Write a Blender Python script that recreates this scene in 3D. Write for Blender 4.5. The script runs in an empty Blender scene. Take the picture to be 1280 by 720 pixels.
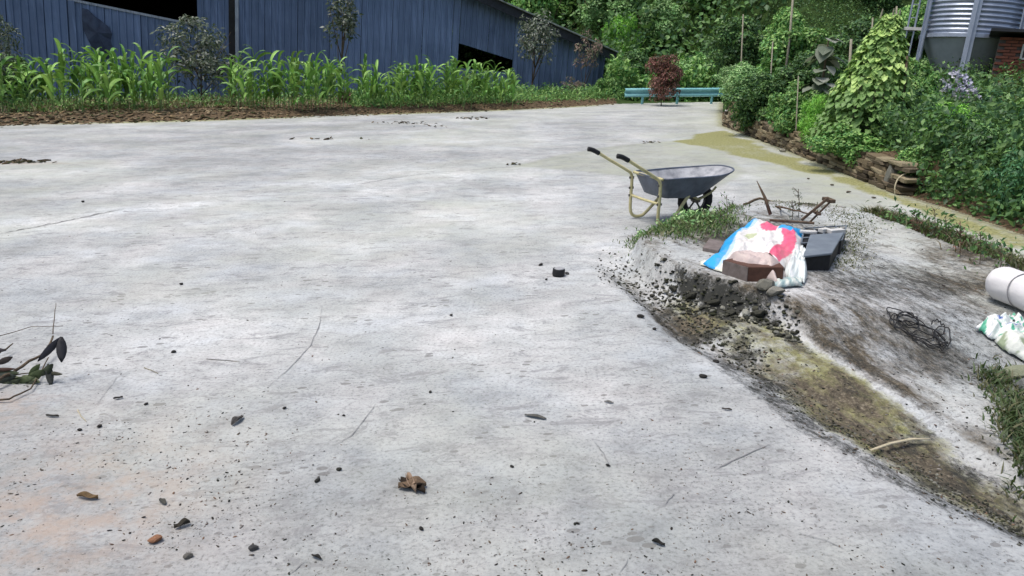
import bpy, math, random
import numpy as np
from mathutils import Vector, Matrix
random.seed(7); RS = np.random.RandomState(7)
sc = bpy.context.scene
C = sc.collection

# ------------------------------------------------------------------ camera, sky, sun, exposure
# All building is done in the frame of the yard (z = normal of the concrete); at the end every thing is turned
# by RG so that z is plumb: the yard then slopes about 5 degrees, as it does in the photograph.
FPX, CX, CY = 950.0, 640.0, 360.0
HCAM, PITCH = 1.5, math.atan(284/950)
CAM = Vector((0, 0, HCAM))
sP, cP = math.sin(PITCH), math.cos(PITCH)
AX, AY, AZ = Vector((1, 0, 0)), Vector((0, sP, cP)), Vector((0, -cP, sP))
UP = (AX*315 + AY*3596 + AZ*950).normalized()
RG = UP.rotation_difference(Vector((0, 0, 1))).to_matrix().to_4x4()
cam = bpy.data.objects.new('camera', bpy.data.cameras.new('camera')); C.objects.link(cam)
mc = Matrix((AX, AY, AZ)).transposed().to_4x4(); mc.translation = CAM
cam.matrix_world = RG @ mc
cam.data.sensor_width = 36; cam.data.lens = 36*FPX/1280; cam.data.clip_end = 600; cam.data.clip_start = .05
sc.camera = cam
w = bpy.data.worlds.new('World'); sc.world = w; w.use_nodes = True
nt = w.node_tree; sky = nt.nodes.new('ShaderNodeTexSky'); sky.sky_type = 'NISHITA'; sky.sun_disc = False
SUN_EL, SUN_AZ = math.radians(68), math.radians(-105)
sky.sun_elevation = SUN_EL; sky.sun_rotation = SUN_AZ; sky.air_density = 1.0; sky.dust_density = 4.0; sky.ozone_density = 1.0
nt.links.new(sky.outputs[0], nt.nodes['Background'].inputs[0]); nt.nodes['Background'].inputs[1].default_value = .12
sl = bpy.data.lights.new('sun', 'SUN'); sl.energy = 1.7; sl.angle = math.radians(22); sl.color = (1, .96, .9)
sun = bpy.data.objects.new('sun', sl); C.objects.link(sun)
sd = Vector((math.sin(SUN_AZ)*math.cos(SUN_EL), math.cos(SUN_AZ)*math.cos(SUN_EL), math.sin(SUN_EL)))
sun.rotation_euler = sd.to_track_quat('Z', 'Y').to_euler(); sun.location = (0, 0, 30)
sc.view_settings.view_transform = 'Standard'; sc.view_settings.look = 'None'
sc.view_settings.gamma = 1; sc.view_settings.exposure = 0.53

# ------------------------------------------------------------------ helpers: image point -> place
def ray(px, py): return (AX*((px-CX)/FPX) + AY*((CY-py)/FPX) - AZ).normalized()
def uv0(px, py):
    d = ray(px, py); k = -HCAM/d.z; p = CAM + d*k; return (p.x, p.y)
def UV(pts): return np.array([uv0(*p) for p in pts])
_lat = RS.rand(64, 256, 256)
def vn(u, v, s, seed=0):
    x = np.asarray(u, float)/s + 50*seed + 1000.3; y = np.asarray(v, float)/s + 31.7*seed + 1000.7
    i = np.floor(x).astype(int); j = np.floor(y).astype(int); a = x-i; b = y-j
    a = a*a*(3-2*a); b = b*b*(3-2*b); L = _lat[seed % 64]
    g = lambda p, q: L[p % 256, q % 256]
    return (g(i, j)*(1-a)+g(i+1, j)*a)*(1-b) + (g(i, j+1)*(1-a)+g(i+1, j+1)*a)*b
def fbm(u, v, s, seed=0, o=4):
    r = 0; t = 0; w_ = 1
    for k in range(o): r = r + w_*vn(u, v, s/2**k, seed+k); t += w_; w_ *= .5
    return r/t
def sm(x, a, b):
    t = np.clip((x-a)/(b-a), 0, 1); return t*t*(3-2*t)
def dpl(u, v, P):                                   # distance to a polyline
    best = np.full(np.shape(u), 1e9)
    for (x0, y0), (x1, y1) in zip(P[:-1], P[1:]):
        dx, dy = x1-x0, y1-y0; L = dx*dx+dy*dy+1e-12
        t = np.clip(((u-x0)*dx+(v-y0)*dy)/L, 0, 1)
        best = np.minimum(best, np.hypot(u-x0-t*dx, v-y0-t*dy))
    return best
def inpoly(u, v, P):
    r = np.zeros(np.shape(u), bool); n = len(P)
    for k in range(n):
        x0, y0 = P[k]; x1, y1 = P[(k+1) % n]
        c = (y0 > v) != (y1 > v)
        r ^= c & (u < (x1-x0)*(v-y0)/(y1-y0+1e-12)+x0)
    return r
def sdist(u, v, P):                                 # + inside, - outside
    Q = np.vstack([P, P[:1]]); d = dpl(u, v, Q); return np.where(inpoly(u, v, P), d, -d)

VERGE = UV([(-900, 182), (-400, 167), (0, 157), (150, 153), (300, 149), (450, 143.5), (560, 140), (640, 137), (720, 133), (772, 130)])
P_VERGE = np.vstack([VERGE, [[6, 33], [12, 60], [-80, 60], [-80, 12]]])
YEND = UV([(772, 130), (830, 128.5), (905, 127.5)])
WALLB = UV([(905, 157), (960, 178), (1010, 197), (1060, 217), (1116, 239)])
EDGER = UV([(905, 127), (903, 140), (905, 157), (960, 178), (1010, 197), (1060, 217), (1116, 239), (1200, 265), (1290, 297), (1450, 350), (1900, 480)])
P_TERR = np.vstack([EDGER, [[40, 3], [90, 10], [90, 90], [12, 60], [7.5, 33]]])
P_BACK = np.vstack([YEND, [[7.6, 33], [8.5, 60], [4, 60], [3.8, 34]]])
P_MOUND = UV([(784, 322), (806, 308), (850, 294), (905, 280), (960, 268), (1070, 276), (1180, 318), (1300, 368), (1500, 440), (1700, 800), (1400, 640), (1280, 562), (1160, 500), (1060, 455), (1000, 424), (975, 408), (930, 398), (870, 382), (815, 352)])
GUT = UV([(745, 322), (800, 362), (870, 412), (960, 450), (1050, 492), (1150, 532), (1300, 612), (1500, 720)])
YE = UV([(755, 338), (820, 388), (900, 452), (1000, 532), (1130, 602), (1290, 668), (1500, 760)])
P_RIGHT = np.vstack([YE, [[9, 1.2], [9, 5]], UV([(1500, 440), (1300, 368), (1180, 318), (1070, 276), (960, 268), (850, 270), (795, 285), (770, 318)])])
P_ROAD = np.vstack([UV([(872, 181), (930, 192), (985, 207), (1040, 222), (1100, 245), (1180, 286), (1290, 330), (1450, 395), (1900, 560)]), UV([(2000, 900), (1500, 440), (1300, 368), (1180, 318), (1085, 276), (960, 262), (935, 235), (960, 215), (905, 197)])])
MOSS1 = UV([(845, 177), (868, 168), (905, 162), (960, 183), (1010, 202), (1060, 221), (1116, 243), (1200, 268), (1310, 303), (1310, 322), (1200, 285), (1116, 253), (1060, 231), (1010, 216), (960, 203), (900, 191), (870, 184)])
JOINT1 = UV([(-300, 322), (0, 292), (150, 262), (300, 244), (450, 226), (560, 214), (640, 209), (720, 195), (790, 182), (872, 172)])
P_FACE = UV([(800, 346), (840, 350), (900, 356), (985, 366), (990, 398), (950, 412), (905, 408), (860, 392)])
JOINT2 = UV([(640, 209), (700, 214), (770, 219)])
P_PATCH = UV([(640, 208), (700, 193), (760, 183), (870, 173), (905, 190), (935, 215), (900, 235), (800, 222), (720, 214)])
WEEDL = UV([(1088, 274), (1150, 296), (1220, 325), (1300, 362), (1420, 420)])

def hill(u, v):
    v0 = np.where(u < 3, 42, np.where(u < 9, 33.5, 29)) ; v0 = 42 - 8.5*sm(u, 2, 5) - 6*sm(u, 8, 12)
    h = np.maximum(0, v-v0)
    return .42*h*sm(h, 0, 6) + 1.4*fbm(u, v, 6, 40, 3)*sm(h, 1, 8)
def Hf(u, v):
    u = np.asarray(u, float); v = np.asarray(v, float)
    h = .010*(fbm(u, v, 1.4, 1, 3)-.5)
    dv = sdist(u, v, P_VERGE); h = h + np.where(dv > 0, sm(dv, 0, .6)*.14 + .10*(fbm(u, v, .5, 4, 4)-.5)*sm(dv, 0, .5) + .015, 0)
    dt = sdist(u, v, P_TERR); h = h + np.where(dt > 0, (sm(dt, .12, .22)*.36*np.where(v > WALLB[-1][1]-.12, 1, 0) + sm(dt, .0, 1.1)*.36*np.where(v > WALLB[-1][1]-.12, 0, 1) + .10*np.clip(dt-.3, 0, 12) + .12*(fbm(u, v, .8, 9, 4)-.5)*sm(dt, .1, .6)), 0)
    dm = sdist(u, v, P_MOUND)
    slope = np.clip((u-1.75)*.11 - (v-4.6)*.05, -.02, .6)           # the apron falls away to the right
    lipn = .05*(fbm(u, v, .22, 14, 4)-.5)
    h = h + np.where(dm > -.1, sm(dm+lipn*2, -.01, .10)*(.03+.13*sm(v, 3.7, 4.4)) + .02*(fbm(u, v, .3, 11, 4)-.5)*sm(dm, 0, .2), 0)
    inr = sdist(u, v, P_RIGHT)
    h = h - sm(inr, -.1, .6)*slope*(1-sm(-sdist(u, v, P_TERR), -1, 0)*0)
    dg = dpl(u, v, GUT); ww = .14+.16*np.clip((4.6-v)/2, 0, 1)
    h = h - .085*np.exp(-(dg/ww)**2)*sm(u, .6, 1.0) + np.exp(-(dg/(ww*2))**2)*.045*(fbm(u, v, .12, 17, 4)-.5)
    dj = dpl(u, v, JOINT1); h = h - .008*np.exp(-(dj/.03)**2)
    dw = dpl(u, v, WEEDL); h = h + .07*np.exp(-(dw/.16)**2)*(.6+fbm(u, v, .2, 23, 3))
    return h + hill(u, v)
def H1(u, v): return float(Hf(np.array([u]), np.array([v]))[0])
def G(px, py, dz=0.0):                              # image point -> point on the ground surface
    d = ray(px, py); h = 0.0
    for _ in range(14):
        k = (h-HCAM)/d.z; p = CAM + d*k; h = .5*h + .5*H1(p.x, p.y)
    p.z = H1(p.x, p.y)+dz; return p
def atd(px, py, fwd): return CAM + (AX*((px-CX)/FPX) + AY*((CY-py)/FPX) - AZ)*fwd
def depth(p): return -(p-CAM).dot(AZ)
def above(base, px, py):                            # point over/near `base` (same camera depth) seen at px,py
    return atd(px, py, depth(base))

# ------------------------------------------------------------------ helpers: materials
def newmat(name, rough=.9, spec=.3):
    m = bpy.data.materials.new(name); m.use_nodes = True; n = m.node_tree; b = n.nodes['Principled BSDF']
    b.inputs['Roughness'].default_value = rough; b.inputs['Specular IOR Level'].default_value = spec
    return m, n, b
def L(n, a, b): n.links.new(a, b)
def nd(n, t, **k):
    x = n.nodes.new(t)
    for a, v in k.items(): setattr(x, a, v)
    return x
def noise(n, scale, detail=4, rough=.6, vec=None, dist=0):
    x = nd(n, 'ShaderNodeTexNoise'); x.inputs['Scale'].default_value = scale; x.inputs['Detail'].default_value = detail
    x.inputs['Roughness'].default_value = rough; x.inputs['Distortion'].default_value = dist
    if vec is not None: L(n, vec, x.inputs['Vector'])
    return x.outputs['Fac']
def ramp(n, fac, *st):
    x = nd(n, 'ShaderNodeValToRGB'); e = x.color_ramp.elements
    while len(e) < len(st): e.new(.5)
    for k, (p, c) in enumerate(st):
        e[k].position = p; e[k].color = (*c, 1) if len(c) == 3 else c
    L(n, fac, x.inputs[0]); return x.outputs[0]
def g3(v): return (v, v, v)
def mix(n, fac, a, b, mode='MIX'):
    x = nd(n, 'ShaderNodeMix', data_type='RGBA', blend_type=mode)
    for s, v in ((0, fac), (6, a), (7, b)):
        if hasattr(v, 'node'): L(n, v, x.inputs[s])
        elif s == 0: x.inputs[0].default_value = v
        else: x.inputs[s].default_value = (*v, 1)
    return x.outputs[2]
def mth(n, op, a, b=0.0, clamp=False):
    x = nd(n, 'ShaderNodeMath', operation=op, use_clamp=clamp)
    for s, v in ((0, a), (1, b)):
        if hasattr(v, 'node'): L(n, v, x.inputs[s])
        else: x.inputs[s].default_value = v
    return x.outputs[0]
def objvec(n, scale=(1, 1, 1), rot=(0, 0, 0)):
    t = nd(n, 'ShaderNodeTexCoord'); m = nd(n, 'ShaderNodeMapping')
    m.inputs['Scale'].default_value = scale; m.inputs['Rotation'].default_value = rot
    L(n, t.outputs['Object'], m.inputs[0]); return m.outputs[0]
def dirvec(n, ang, along, across):
    t = nd(n, 'ShaderNodeTexCoord'); m1 = nd(n, 'ShaderNodeMapping'); m1.inputs['Rotation'].default_value = (0, 0, -ang); L(n, t.outputs['Object'], m1.inputs[0])
    m2 = nd(n, 'ShaderNodeMapping'); m2.inputs['Scale'].default_value = (1/along, 1/across, 1); L(n, m1.outputs[0], m2.inputs[0]); return m2.outputs[0]
def bump(n, b, hgt, strength=.4, dist=.01):
    x = nd(n, 'ShaderNodeBump'); x.inputs['Strength'].default_value = strength; x.inputs['Distance'].default_value = dist
    L(n, hgt, x.inputs['Height']); L(n, x.outputs[0], b.inputs['Normal'])
def simple(name, c1, c2=None, scale=20, rough=.85, spec=.3, bs=.3, bd=.004, stretch=(1, 1, 1), metal=0, c3=None):
    m, n, b = newmat(name, rough, spec); v = objvec(n, stretch); f = noise(n, scale, 5, .65, v)
    c2 = c2 or tuple(x*.6 for x in c1)
    st = [(.3, c2), (.62, c1)] + ([(.78, c3)] if c3 else [])
    L(n, ramp(n, f, *st), b.inputs['Base Color']); b.inputs['Metallic'].default_value = metal
    bump(n, b, noise(n, scale*2.5, 4, .6, v), bs, bd); return m
def leafmat(name, rough=.55, trans=.3, spec=.35):
    m, n, b = newmat(name, rough, spec); a = nd(n, 'ShaderNodeAttribute', attribute_name='Col')
    L(n, a.outputs['Color'], b.inputs['Base Color'])
    t = nd(n, 'ShaderNodeBsdfTranslucent'); L(n, mix(n, .5, a.outputs['Color'], (.10, .16, .02)), t.inputs[0])
    x = nd(n, 'ShaderNodeMixShader'); x.inputs[0].default_value = trans
    L(n, b.outputs[0], x.inputs[1]); L(n, t.outputs[0], x.inputs[2]); L(n, x.outputs[0], n.nodes['Material Output'].inputs[0]); return m
def colmat(name, rough=.9, spec=.2, ns=60, amt=.35, bs=.4):
    m, n, b = newmat(name, rough, spec); a = nd(n, 'ShaderNodeAttribute', attribute_name='Col')
    f = noise(n, ns, 4, .65, objvec(n)); L(n, mix(n, amt, a.outputs['Color'], ramp(n, f, (.35, g3(.25)), (.65, g3(1.0))), 'MULTIPLY'), b.inputs['Base Color'])
    bump(n, b, f, bs, .006); return m

# ground: one material, masks painted per vertex for moss, earth, dark crust (stains of their own shape)
def concrete():
    m, n, b = newmat('concrete', .88, .25)
    v = objvec(n); vs = v; GA = math.radians(107)
    A = nd(n, 'ShaderNodeAttribute', attribute_name='maskA'); B = nd(n, 'ShaderNodeAttribute', attribute_name='maskB')
    sa = nd(n, 'ShaderNodeSeparateColor'); L(n, A.outputs['Color'], sa.inputs[0]); moss, dirt, crust = sa.outputs
    sb = nd(n, 'ShaderNodeSeparateColor'); L(n, B.outputs['Color'], sb.inputs[0]); tone, rosy, green = sb.outputs
    big = noise(n, .9, 5, .6, vs); mid = noise(n, 6, 6, .7, vs); fine = noise(n, 55, 5, .75, vs)
    c = ramp(n, big, (.32, (.335, .352, .348)), (.5, (.445, .460, .456)), (.66, (.56, .572, .568)))
    c = mix(n, .85, c, ramp(n, mid, (.30, g3(.70)), (.48, g3(.96)), (.62, g3(1.08))), 'MULTIPLY')
    c = mix(n, .8, c, ramp(n, fine, (.34, g3(.36)), (.45, g3(.93)), (.60, g3(1.12))), 'MULTIPLY')
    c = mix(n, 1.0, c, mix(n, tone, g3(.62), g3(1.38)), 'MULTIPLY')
    # faint tinted clouds: bluish, greenish, rosy
    c = mix(n, .55, c, ramp(n, noise(n, 1.7, 4, .6, v), (.35, (.93, .97, 1.03)), (.5, (1, 1, 1)), (.65, (1.04, .99, .98))), 'MULTIPLY')
    # pitting: small dark flecks, drawn out like brushed cement
    vo = nd(n, 'ShaderNodeTexVoronoi'); vo.inputs['Scale'].default_value = 16; L(n, dirvec(n, .2, 1.8, 1), vo.inputs['Vector'])
    gate = noise(n, 2.6, 4, .6, v)
    fl = mth(n, 'LESS_THAN', vo.outputs['Distance'], mth(n, 'MULTIPLY', mth(n, 'SUBTRACT', gate, .42, True), 1.15))
    c = mix(n, mth(n, 'MULTIPLY', fl, .62), c, (.13, .125, .12))
    scr = noise(n, 9, 7, .85, dirvec(n, .12, 2.5, 1), .8)
    c = mix(n, ramp(n, scr, (.53, g3(0)), (.60, g3(.62))), c, (.2, .2, .205))
    c = mix(n, mth(n, 'MULTIPLY', rosy, ramp(n, noise(n, 7, 5, .7, v), (.42, g3(.1)), (.6, g3(.85)))), c, (.37, .295, .24))
    c = mix(n, mth(n, 'MULTIPLY', green, ramp(n, noise(n, 3, 5, .7, v), (.3, g3(.3)), (.6, g3(.9)))), c, (.35, .37, .29))
    nm = noise(n, 14, 6, .75, v); nst = noise(n, 10, 6, .75, dirvec(n, GA, 3.2, 1))
    mf = mth(n, 'MULTIPLY', mth(n, 'SUBTRACT', mth(n, 'ADD', moss, mth(n, 'MULTIPLY', nm, .7)), .62), 4, True)
    c = mix(n, mf, c, ramp(n, noise(n, 30, 4, .7, v), (.35, (.13, .13, .05)), (.6, (.31, .31, .14))))
    df = mth(n, 'MULTIPLY', mth(n, 'SUBTRACT', mth(n, 'ADD', dirt, mth(n, 'MULTIPLY', nst, .9)), .80), 4, True)
    c = mix(n, df, c, ramp(n, noise(n, 45, 5, .8, v), (.35, (.035, .03, .022)), (.55, (.12, .10, .07)), (.7, (.27, .24, .18))))
    cf = mth(n, 'MULTIPLY', mth(n, 'SUBTRACT', mth(n, 'ADD', crust, mth(n, 'MULTIPLY', noise(n, 26, 8, .9, dirvec(n, GA, 1.7, 1)), 1.1)), .98), 6, True)
    c = mix(n, cf, c, (.035, .036, .032))
    L(n, c, b.inputs['Base Color'])
    hh = mth(n, 'ADD', mth(n, 'MULTIPLY', fine, .5), mth(n, 'SUBTRACT', mid, mth(n, 'MULTIPLY', mth(n, 'ADD', cf, fl), .6)))
    bump(n, b, hh, .55, .012); return m
M = {}
M['concrete'] = concrete()
M['soil'] = simple('soil', (.16, .115, .07), (.035, .027, .018), 14, .95, .1, .9, .03)
M['hillsoil'] = simple('hill_soil', (.05, .09, .025), (.018, .03, .01), 3, .95, .1, .6, .05)

# ------------------------------------------------------------------ helpers: mesh building
class MB:
    def __init__(s): s.v = []; s.f = []; s.c = []
    def add(s, vs, fs, col=None):
        o = len(s.v); s.v += [tuple(x) for x in vs]; s.f += [tuple(i+o for i in f) for f in fs]; s.c += [col or (1, 1, 1)]*len(vs)
    def box(s, c, sz, R=None, col=None, jit=0):
        c = Vector(c); R = R or Matrix.Identity(3); vs = []
        for i in (-1, 1):
            for j in (-1, 1):
                for k in (-1, 1):
                    p = Vector((i*sz[0]/2, j*sz[1]/2, k*sz[2]/2))
                    if jit: p += Vector([random.uniform(-jit, jit) for _ in range(3)])
                    vs.append(c + R@p)
        s.add(vs, [(0, 1, 3, 2), (4, 6, 7, 5), (0, 4, 5, 1), (2, 3, 7, 6), (0, 2, 6, 4), (1, 5, 7, 3)], col)
    def tube(s, pts, r, n=8, col=None, cap=True):
        pts = [Vector(p) for p in pts]; rs = r if hasattr(r, '__len__') else [r]*len(pts); rings = []; prev = None
        for i, p in enumerate(pts):
            t = (pts[min(i+1, len(pts)-1)]-pts[max(i-1, 0)]).normalized()
            a = prev if prev is not None else (Vector((0, 0, 1)) if abs(t.z) < .9 else Vector((1, 0, 0)))
            x = (a - t*a.dot(t)).normalized(); y = t.cross(x); prev = x
            rings.append([p + x*math.cos(2*math.pi*k/n)*rs[i] + y*math.sin(2*math.pi*k/n)*rs[i] for k in range(n)])
        vs = [q for R in rings for q in R]; fs = []
        for i in range(len(pts)-1):
            for k in range(n): fs.append((i*n+k, i*n+(k+1) % n, (i+1)*n+(k+1) % n, (i+1)*n+k))
        if cap: fs += [tuple(range(n-1, -1, -1)), tuple(range((len(pts)-1)*n, len(pts)*n))]
        s.add(vs, fs, col)
    def build(s, name, mat, parent=None, smooth=False, bevel=0):
        me = bpy.data.meshes.new(name); me.from_pydata(s.v, [], s.f); me.update()
        if any(c != (1, 1, 1) for c in s.c):
            a = me.color_attributes.new('Col', 'FLOAT_COLOR', 'POINT')
            a.data.foreach_set('color', np.hstack([np.array(s.c, float), np.ones((len(s.c), 1))]).ravel())
        return link(name, me, mat, parent, smooth, bevel)
def link(name, me, mat, parent=None, smooth=False, bevel=0):
    me.materials.clear(); me.materials.append(M[mat])
    if smooth: me.polygons.foreach_set('use_smooth', [True]*len(me.polygons))
    o = bpy.data.objects.new(name, me); C.objects.link(o)
    if parent: o.parent = parent
    if bevel:
        b = o.modifiers.new('bevel', 'BEVEL'); b.width = bevel; b.segments = 2; b.limit_method = 'ANGLE'
    return o
def arrmesh(name, V, F, col=None, mat=None, parent=None, smooth=False):    # numpy arrays, faces all of one size
    me = bpy.data.meshes.new(name); V = np.asarray(V, np.float32); F = np.asarray(F, np.int32); k = F.shape[1]
    me.vertices.add(len(V)); me.vertices.foreach_set('co', V.ravel())
    me.loops.add(F.size); me.loops.foreach_set('vertex_index', F.ravel())
    me.polygons.add(len(F)); me.polygons.foreach_set('loop_start', np.arange(0, F.size, k, dtype=np.int32)); me.polygons.foreach_set('loop_total', np.full(len(F), k, np.int32))
    me.update(calc_edges=True); me.validate()
    if col is not None:
        a = me.color_attributes.new('Col', 'FLOAT_COLOR', 'POINT'); a.data.foreach_set('color', np.hstack([col, np.ones((len(col), 1))]).astype(np.float32).ravel())
    return link(name, me, mat, parent, smooth) if mat else me
def tag(o, label=None, cat=None, group=None, kind=None):
    if label: o['label'] = label
    if cat: o['category'] = cat
    if group: o['group'] = group
    if kind: o['kind'] = kind
    return o
def empty(name, loc, label, cat, group=None, rot=None):
    o = bpy.data.objects.new(name, None); C.objects.link(o); o.empty_display_size = .2
    m = (rot.to_4x4() if rot else Matrix.Identity(4)); m.translation = loc; o.matrix_basis = m
    return tag(o, label, cat, group)
KIDS = {}
def kids(o):
    return [c for c in C.objects if c.parent == o]
def copytree(root, ch, mat4, label=None, group=None):
    r = root.copy(); C.objects.link(r); r.matrix_basis = mat4
    if label: r['label'] = label
    if group: r['group'] = group
    for c in ch:
        d = c.copy(); C.objects.link(d); d.parent = r
    return r
def T(loc, R=None, s=1.0):
    m = Matrix.Diagonal((s, s, s, 1)) if not hasattr(s, '__len__') else Matrix.Diagonal((*s, 1))
    if R: m = R.to_4x4() @ m
    return Matrix.Translation(loc) @ m
UPR = Vector((0, 0, 1)).rotation_difference(UP).to_matrix()     # stands plumb
def rz(a): return Matrix.Rotation(a, 3, 'Z')

# ------------------------------------------------------------------ ground
NR, NC = 560, 520
vv = .9*np.exp(np.linspace(0, math.log(52/.9), NR)); tt = np.tan(np.linspace(-1, 1, NC)*math.atan(1.25)); 
VV, TT = np.meshgrid(vv, tt, indexing='ij'); UU = VV*TT; HH = Hf(UU, VV)
ud, vd = UU, VV
d_terr = sdist(ud, vd, P_TERR); d_right = sdist(ud, vd, P_RIGHT); d_road = sdist(ud, vd, P_ROAD); d_mound = sdist(ud, vd, P_MOUND)
d_gut = dpl(ud, vd, GUT); d_ye = dpl(ud, vd, YE); d_j = dpl(ud, vd, JOINT1); d_v = sdist(ud, vd, P_VERGE); d_moss = sdist(ud, vd, MOSS1); d_patch = sdist(ud, vd, P_PATCH); d_weed = dpl(ud, vd, WEEDL)
n1 = fbm(ud, vd, .6, 30, 5); n2 = fbm(ud, vd, 2.5, 33, 4); n3 = fbm(ud, vd, .15, 36, 4)
moss = np.zeros_like(ud); dirt = np.zeros_like(ud); crust = np.zeros_like(ud)
moss = np.maximum(moss, (.56*sm(d_moss+.5*(n1-.5), -.16, .20)+.35*(n1-.5))*sm(d_moss, -.25, 0)); moss = np.maximum(moss, .42*np.exp(-np.clip(-d_terr-.1, 0, 9)/.35)*(d_terr < .1)*sm(ud, 2.2, 3.2))
moss = np.maximum(moss, .50*np.exp(-np.clip(-d_v-.1, 0, 9)/.7)*(d_v < .1)*sm(n2, .2, .5))
dirt = np.maximum(dirt, .55*np.exp(-np.clip(-d_v, 0, 9)/.12))
dirt = np.maximum(dirt, (.50*np.exp(-np.clip(-d_terr, 0, 9)/.30)))
gw = .20+.16*np.clip((4.7-vd)/2.0, 0, 1); zone = sm(d_right, -.06, .22)*sm(-d_mound, -.12, .05)*sm(vd, 0, .5)*sm(-vd, -5.6, -5.0)
dirt = np.maximum(dirt, .52*np.exp(-(d_gut/gw)**2)*sm(ud, .5, .9)*(.35+1.2*n1)); dirt = np.maximum(dirt, zone*(.36+.8*(n1-.5))); moss = np.maximum(moss, zone*(.36+.8*(n1-.5)))
crust = np.maximum(crust, .44*np.exp(-(d_ye/.13)**2)+zone*(.42+.5*(n3-.5)))
ap = sm(d_mound, -.05, .1); crust = np.maximum(crust, ap*(.36+.34*(n1-.45)+.16*np.exp(-(d_mound/.1)**2)+.10*np.exp(-((d_mound-.9)/.3)**2))); crust = np.maximum(crust, 1.0*np.exp(-((d_mound-.03+.16*(n3-.5)+.12*(n1-.5))/.075)**4)*sm(ud, 1.0, 1.2)*sm(-ud, -1.72, -1.5)*(.25+1.15*n3))
dirt = np.maximum(dirt, ap*(.36+.5*(n1-.5)+.16*np.exp(-(d_mound/.25)**2)))
pil = np.array(uv0(930, 325)); dp = np.hypot((ud-pil[0])/1.0, (vd-pil[1])/.55)
dirt = np.maximum(dirt, .60*np.exp(-(dp/1.0)**2)*ap); moss = np.maximum(moss, .34*np.exp(-(dp/1.1)**2)*ap); crust = np.maximum(crust, .52*np.exp(-(dp/1.1)**2)*ap*(.6+.8*n3))
dirt = np.maximum(dirt, .75*np.exp(-(d_weed/.20)**2)); a, b_ = uv0(845, 300); dirt = np.maximum(dirt, .62*np.exp(-((ud-a)/.55)**2-((vd-b_)/.42)**2))
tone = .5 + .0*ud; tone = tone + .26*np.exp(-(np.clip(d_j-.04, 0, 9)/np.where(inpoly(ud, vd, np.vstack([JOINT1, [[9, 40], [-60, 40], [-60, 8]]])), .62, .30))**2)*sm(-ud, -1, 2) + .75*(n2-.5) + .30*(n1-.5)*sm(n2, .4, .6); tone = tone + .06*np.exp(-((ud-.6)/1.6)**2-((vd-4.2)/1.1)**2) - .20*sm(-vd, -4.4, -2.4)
beyond = inpoly(ud, vd, np.vstack([JOINT1, [[9, 40], [-60, 40], [-60, 8]]])); tone = np.where(beyond, tone-.15, tone)
tone = tone - .26*sm(d_patch, -.05, .10) - .17*sm(d_road, 0, .3)
tone = tone + .25*np.exp(-(dpl(ud, vd, UV([(872, 179), (930, 189), (985, 204), (1040, 219), (1100, 243), (1180, 283), (1290, 327)]))/.07)**2)
tone = tone - .10*np.exp(-((d_j-.02)/.035)**2)
for (px, py, ru, rv, amt) in [(480, 300, 1.2, .5, .05), (700, 430, .5, .35, .05), (400, 460, .5, .4, -.03), (900, 640, .3, .2, -.05), (200, 560, .4, .3, -.05), (640, 650, .3, .2, -.03), (250, 205, 5, 1.0, -.03), (560, 175, 3, .8, .03), (820, 205, 1, .5, -.05)]:
    a, b_ = uv0(px, py); tone = tone + amt*np.exp(-((ud-a)/ru)**2-((vd-b_)/rv)**2)
rosy = np.clip(.9*np.exp(-((ud+1.55)/.45)**2-((vd-2.35)/.5)**2) + .9*np.exp(-((ud+2.4)/.35)**2-((vd-3.1)/.2)**2), 0, 1)
a, b_ = uv0(10, 204); rosy = np.clip(rosy+1.2*np.exp(-((ud-a)/1.1)**2-((vd-b_)/.16)**2), 0, 1)
green = np.clip(.6*sm(d_patch, -.05, .1)+.30*sm(n2, .45, .65)+.22*sm(fbm(ud, vd, 1.1, 61, 4), .5, .65)+.55*sm(d_road, -.3, .3)*.6 + .75*np.exp(-np.clip(-d_terr, 0, 9)/1.2)*sm(ud, 2, 4) + .55*np.exp(-np.clip(-d_v-.05, 0, 9)/.6), 0, 1)
V = np.stack([UU, VV, HH], -1).reshape(-1, 3)
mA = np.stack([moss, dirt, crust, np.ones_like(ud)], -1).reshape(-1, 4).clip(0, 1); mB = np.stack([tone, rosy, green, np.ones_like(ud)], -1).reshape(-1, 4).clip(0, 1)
i, j = np.meshgrid(np.arange(NR-1), np.arange(NC-1), indexing='ij'); q = (i*NC+j).ravel()
Q = np.stack([q, q+1, q+NC+1, q+NC], 1)
cu = V[Q].mean(1); cuu, cvv = cu[:, 0], cu[:, 1]
back = inpoly(cuu, cvv, P_BACK)
reg = np.zeros(len(Q), int)
reg[inpoly(cuu, cvv, np.vstack([JOINT1, [[9, 40], [-60, 40], [-60, 8]]]))] = 1
reg[inpoly(cuu, cvv, P_PATCH)] = 2
reg[inpoly(cuu, cvv, P_ROAD)] = 3
reg[inpoly(cuu, cvv, P_RIGHT)] = 4
reg[inpoly(cuu, cvv, P_VERGE)] = 5; reg[back | (cvv > 34)] = 7
reg[inpoly(cuu, cvv, P_TERR) & (cvv < 24)] = 6; reg[inpoly(cuu, cvv, P_TERR) & (cvv >= 24)] = 7
yard = bpy.data.objects.new('concrete_yard', None); C.objects.link(yard); tag(yard, 'worn pale grey concrete yard', None, None, 'structure')
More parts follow.
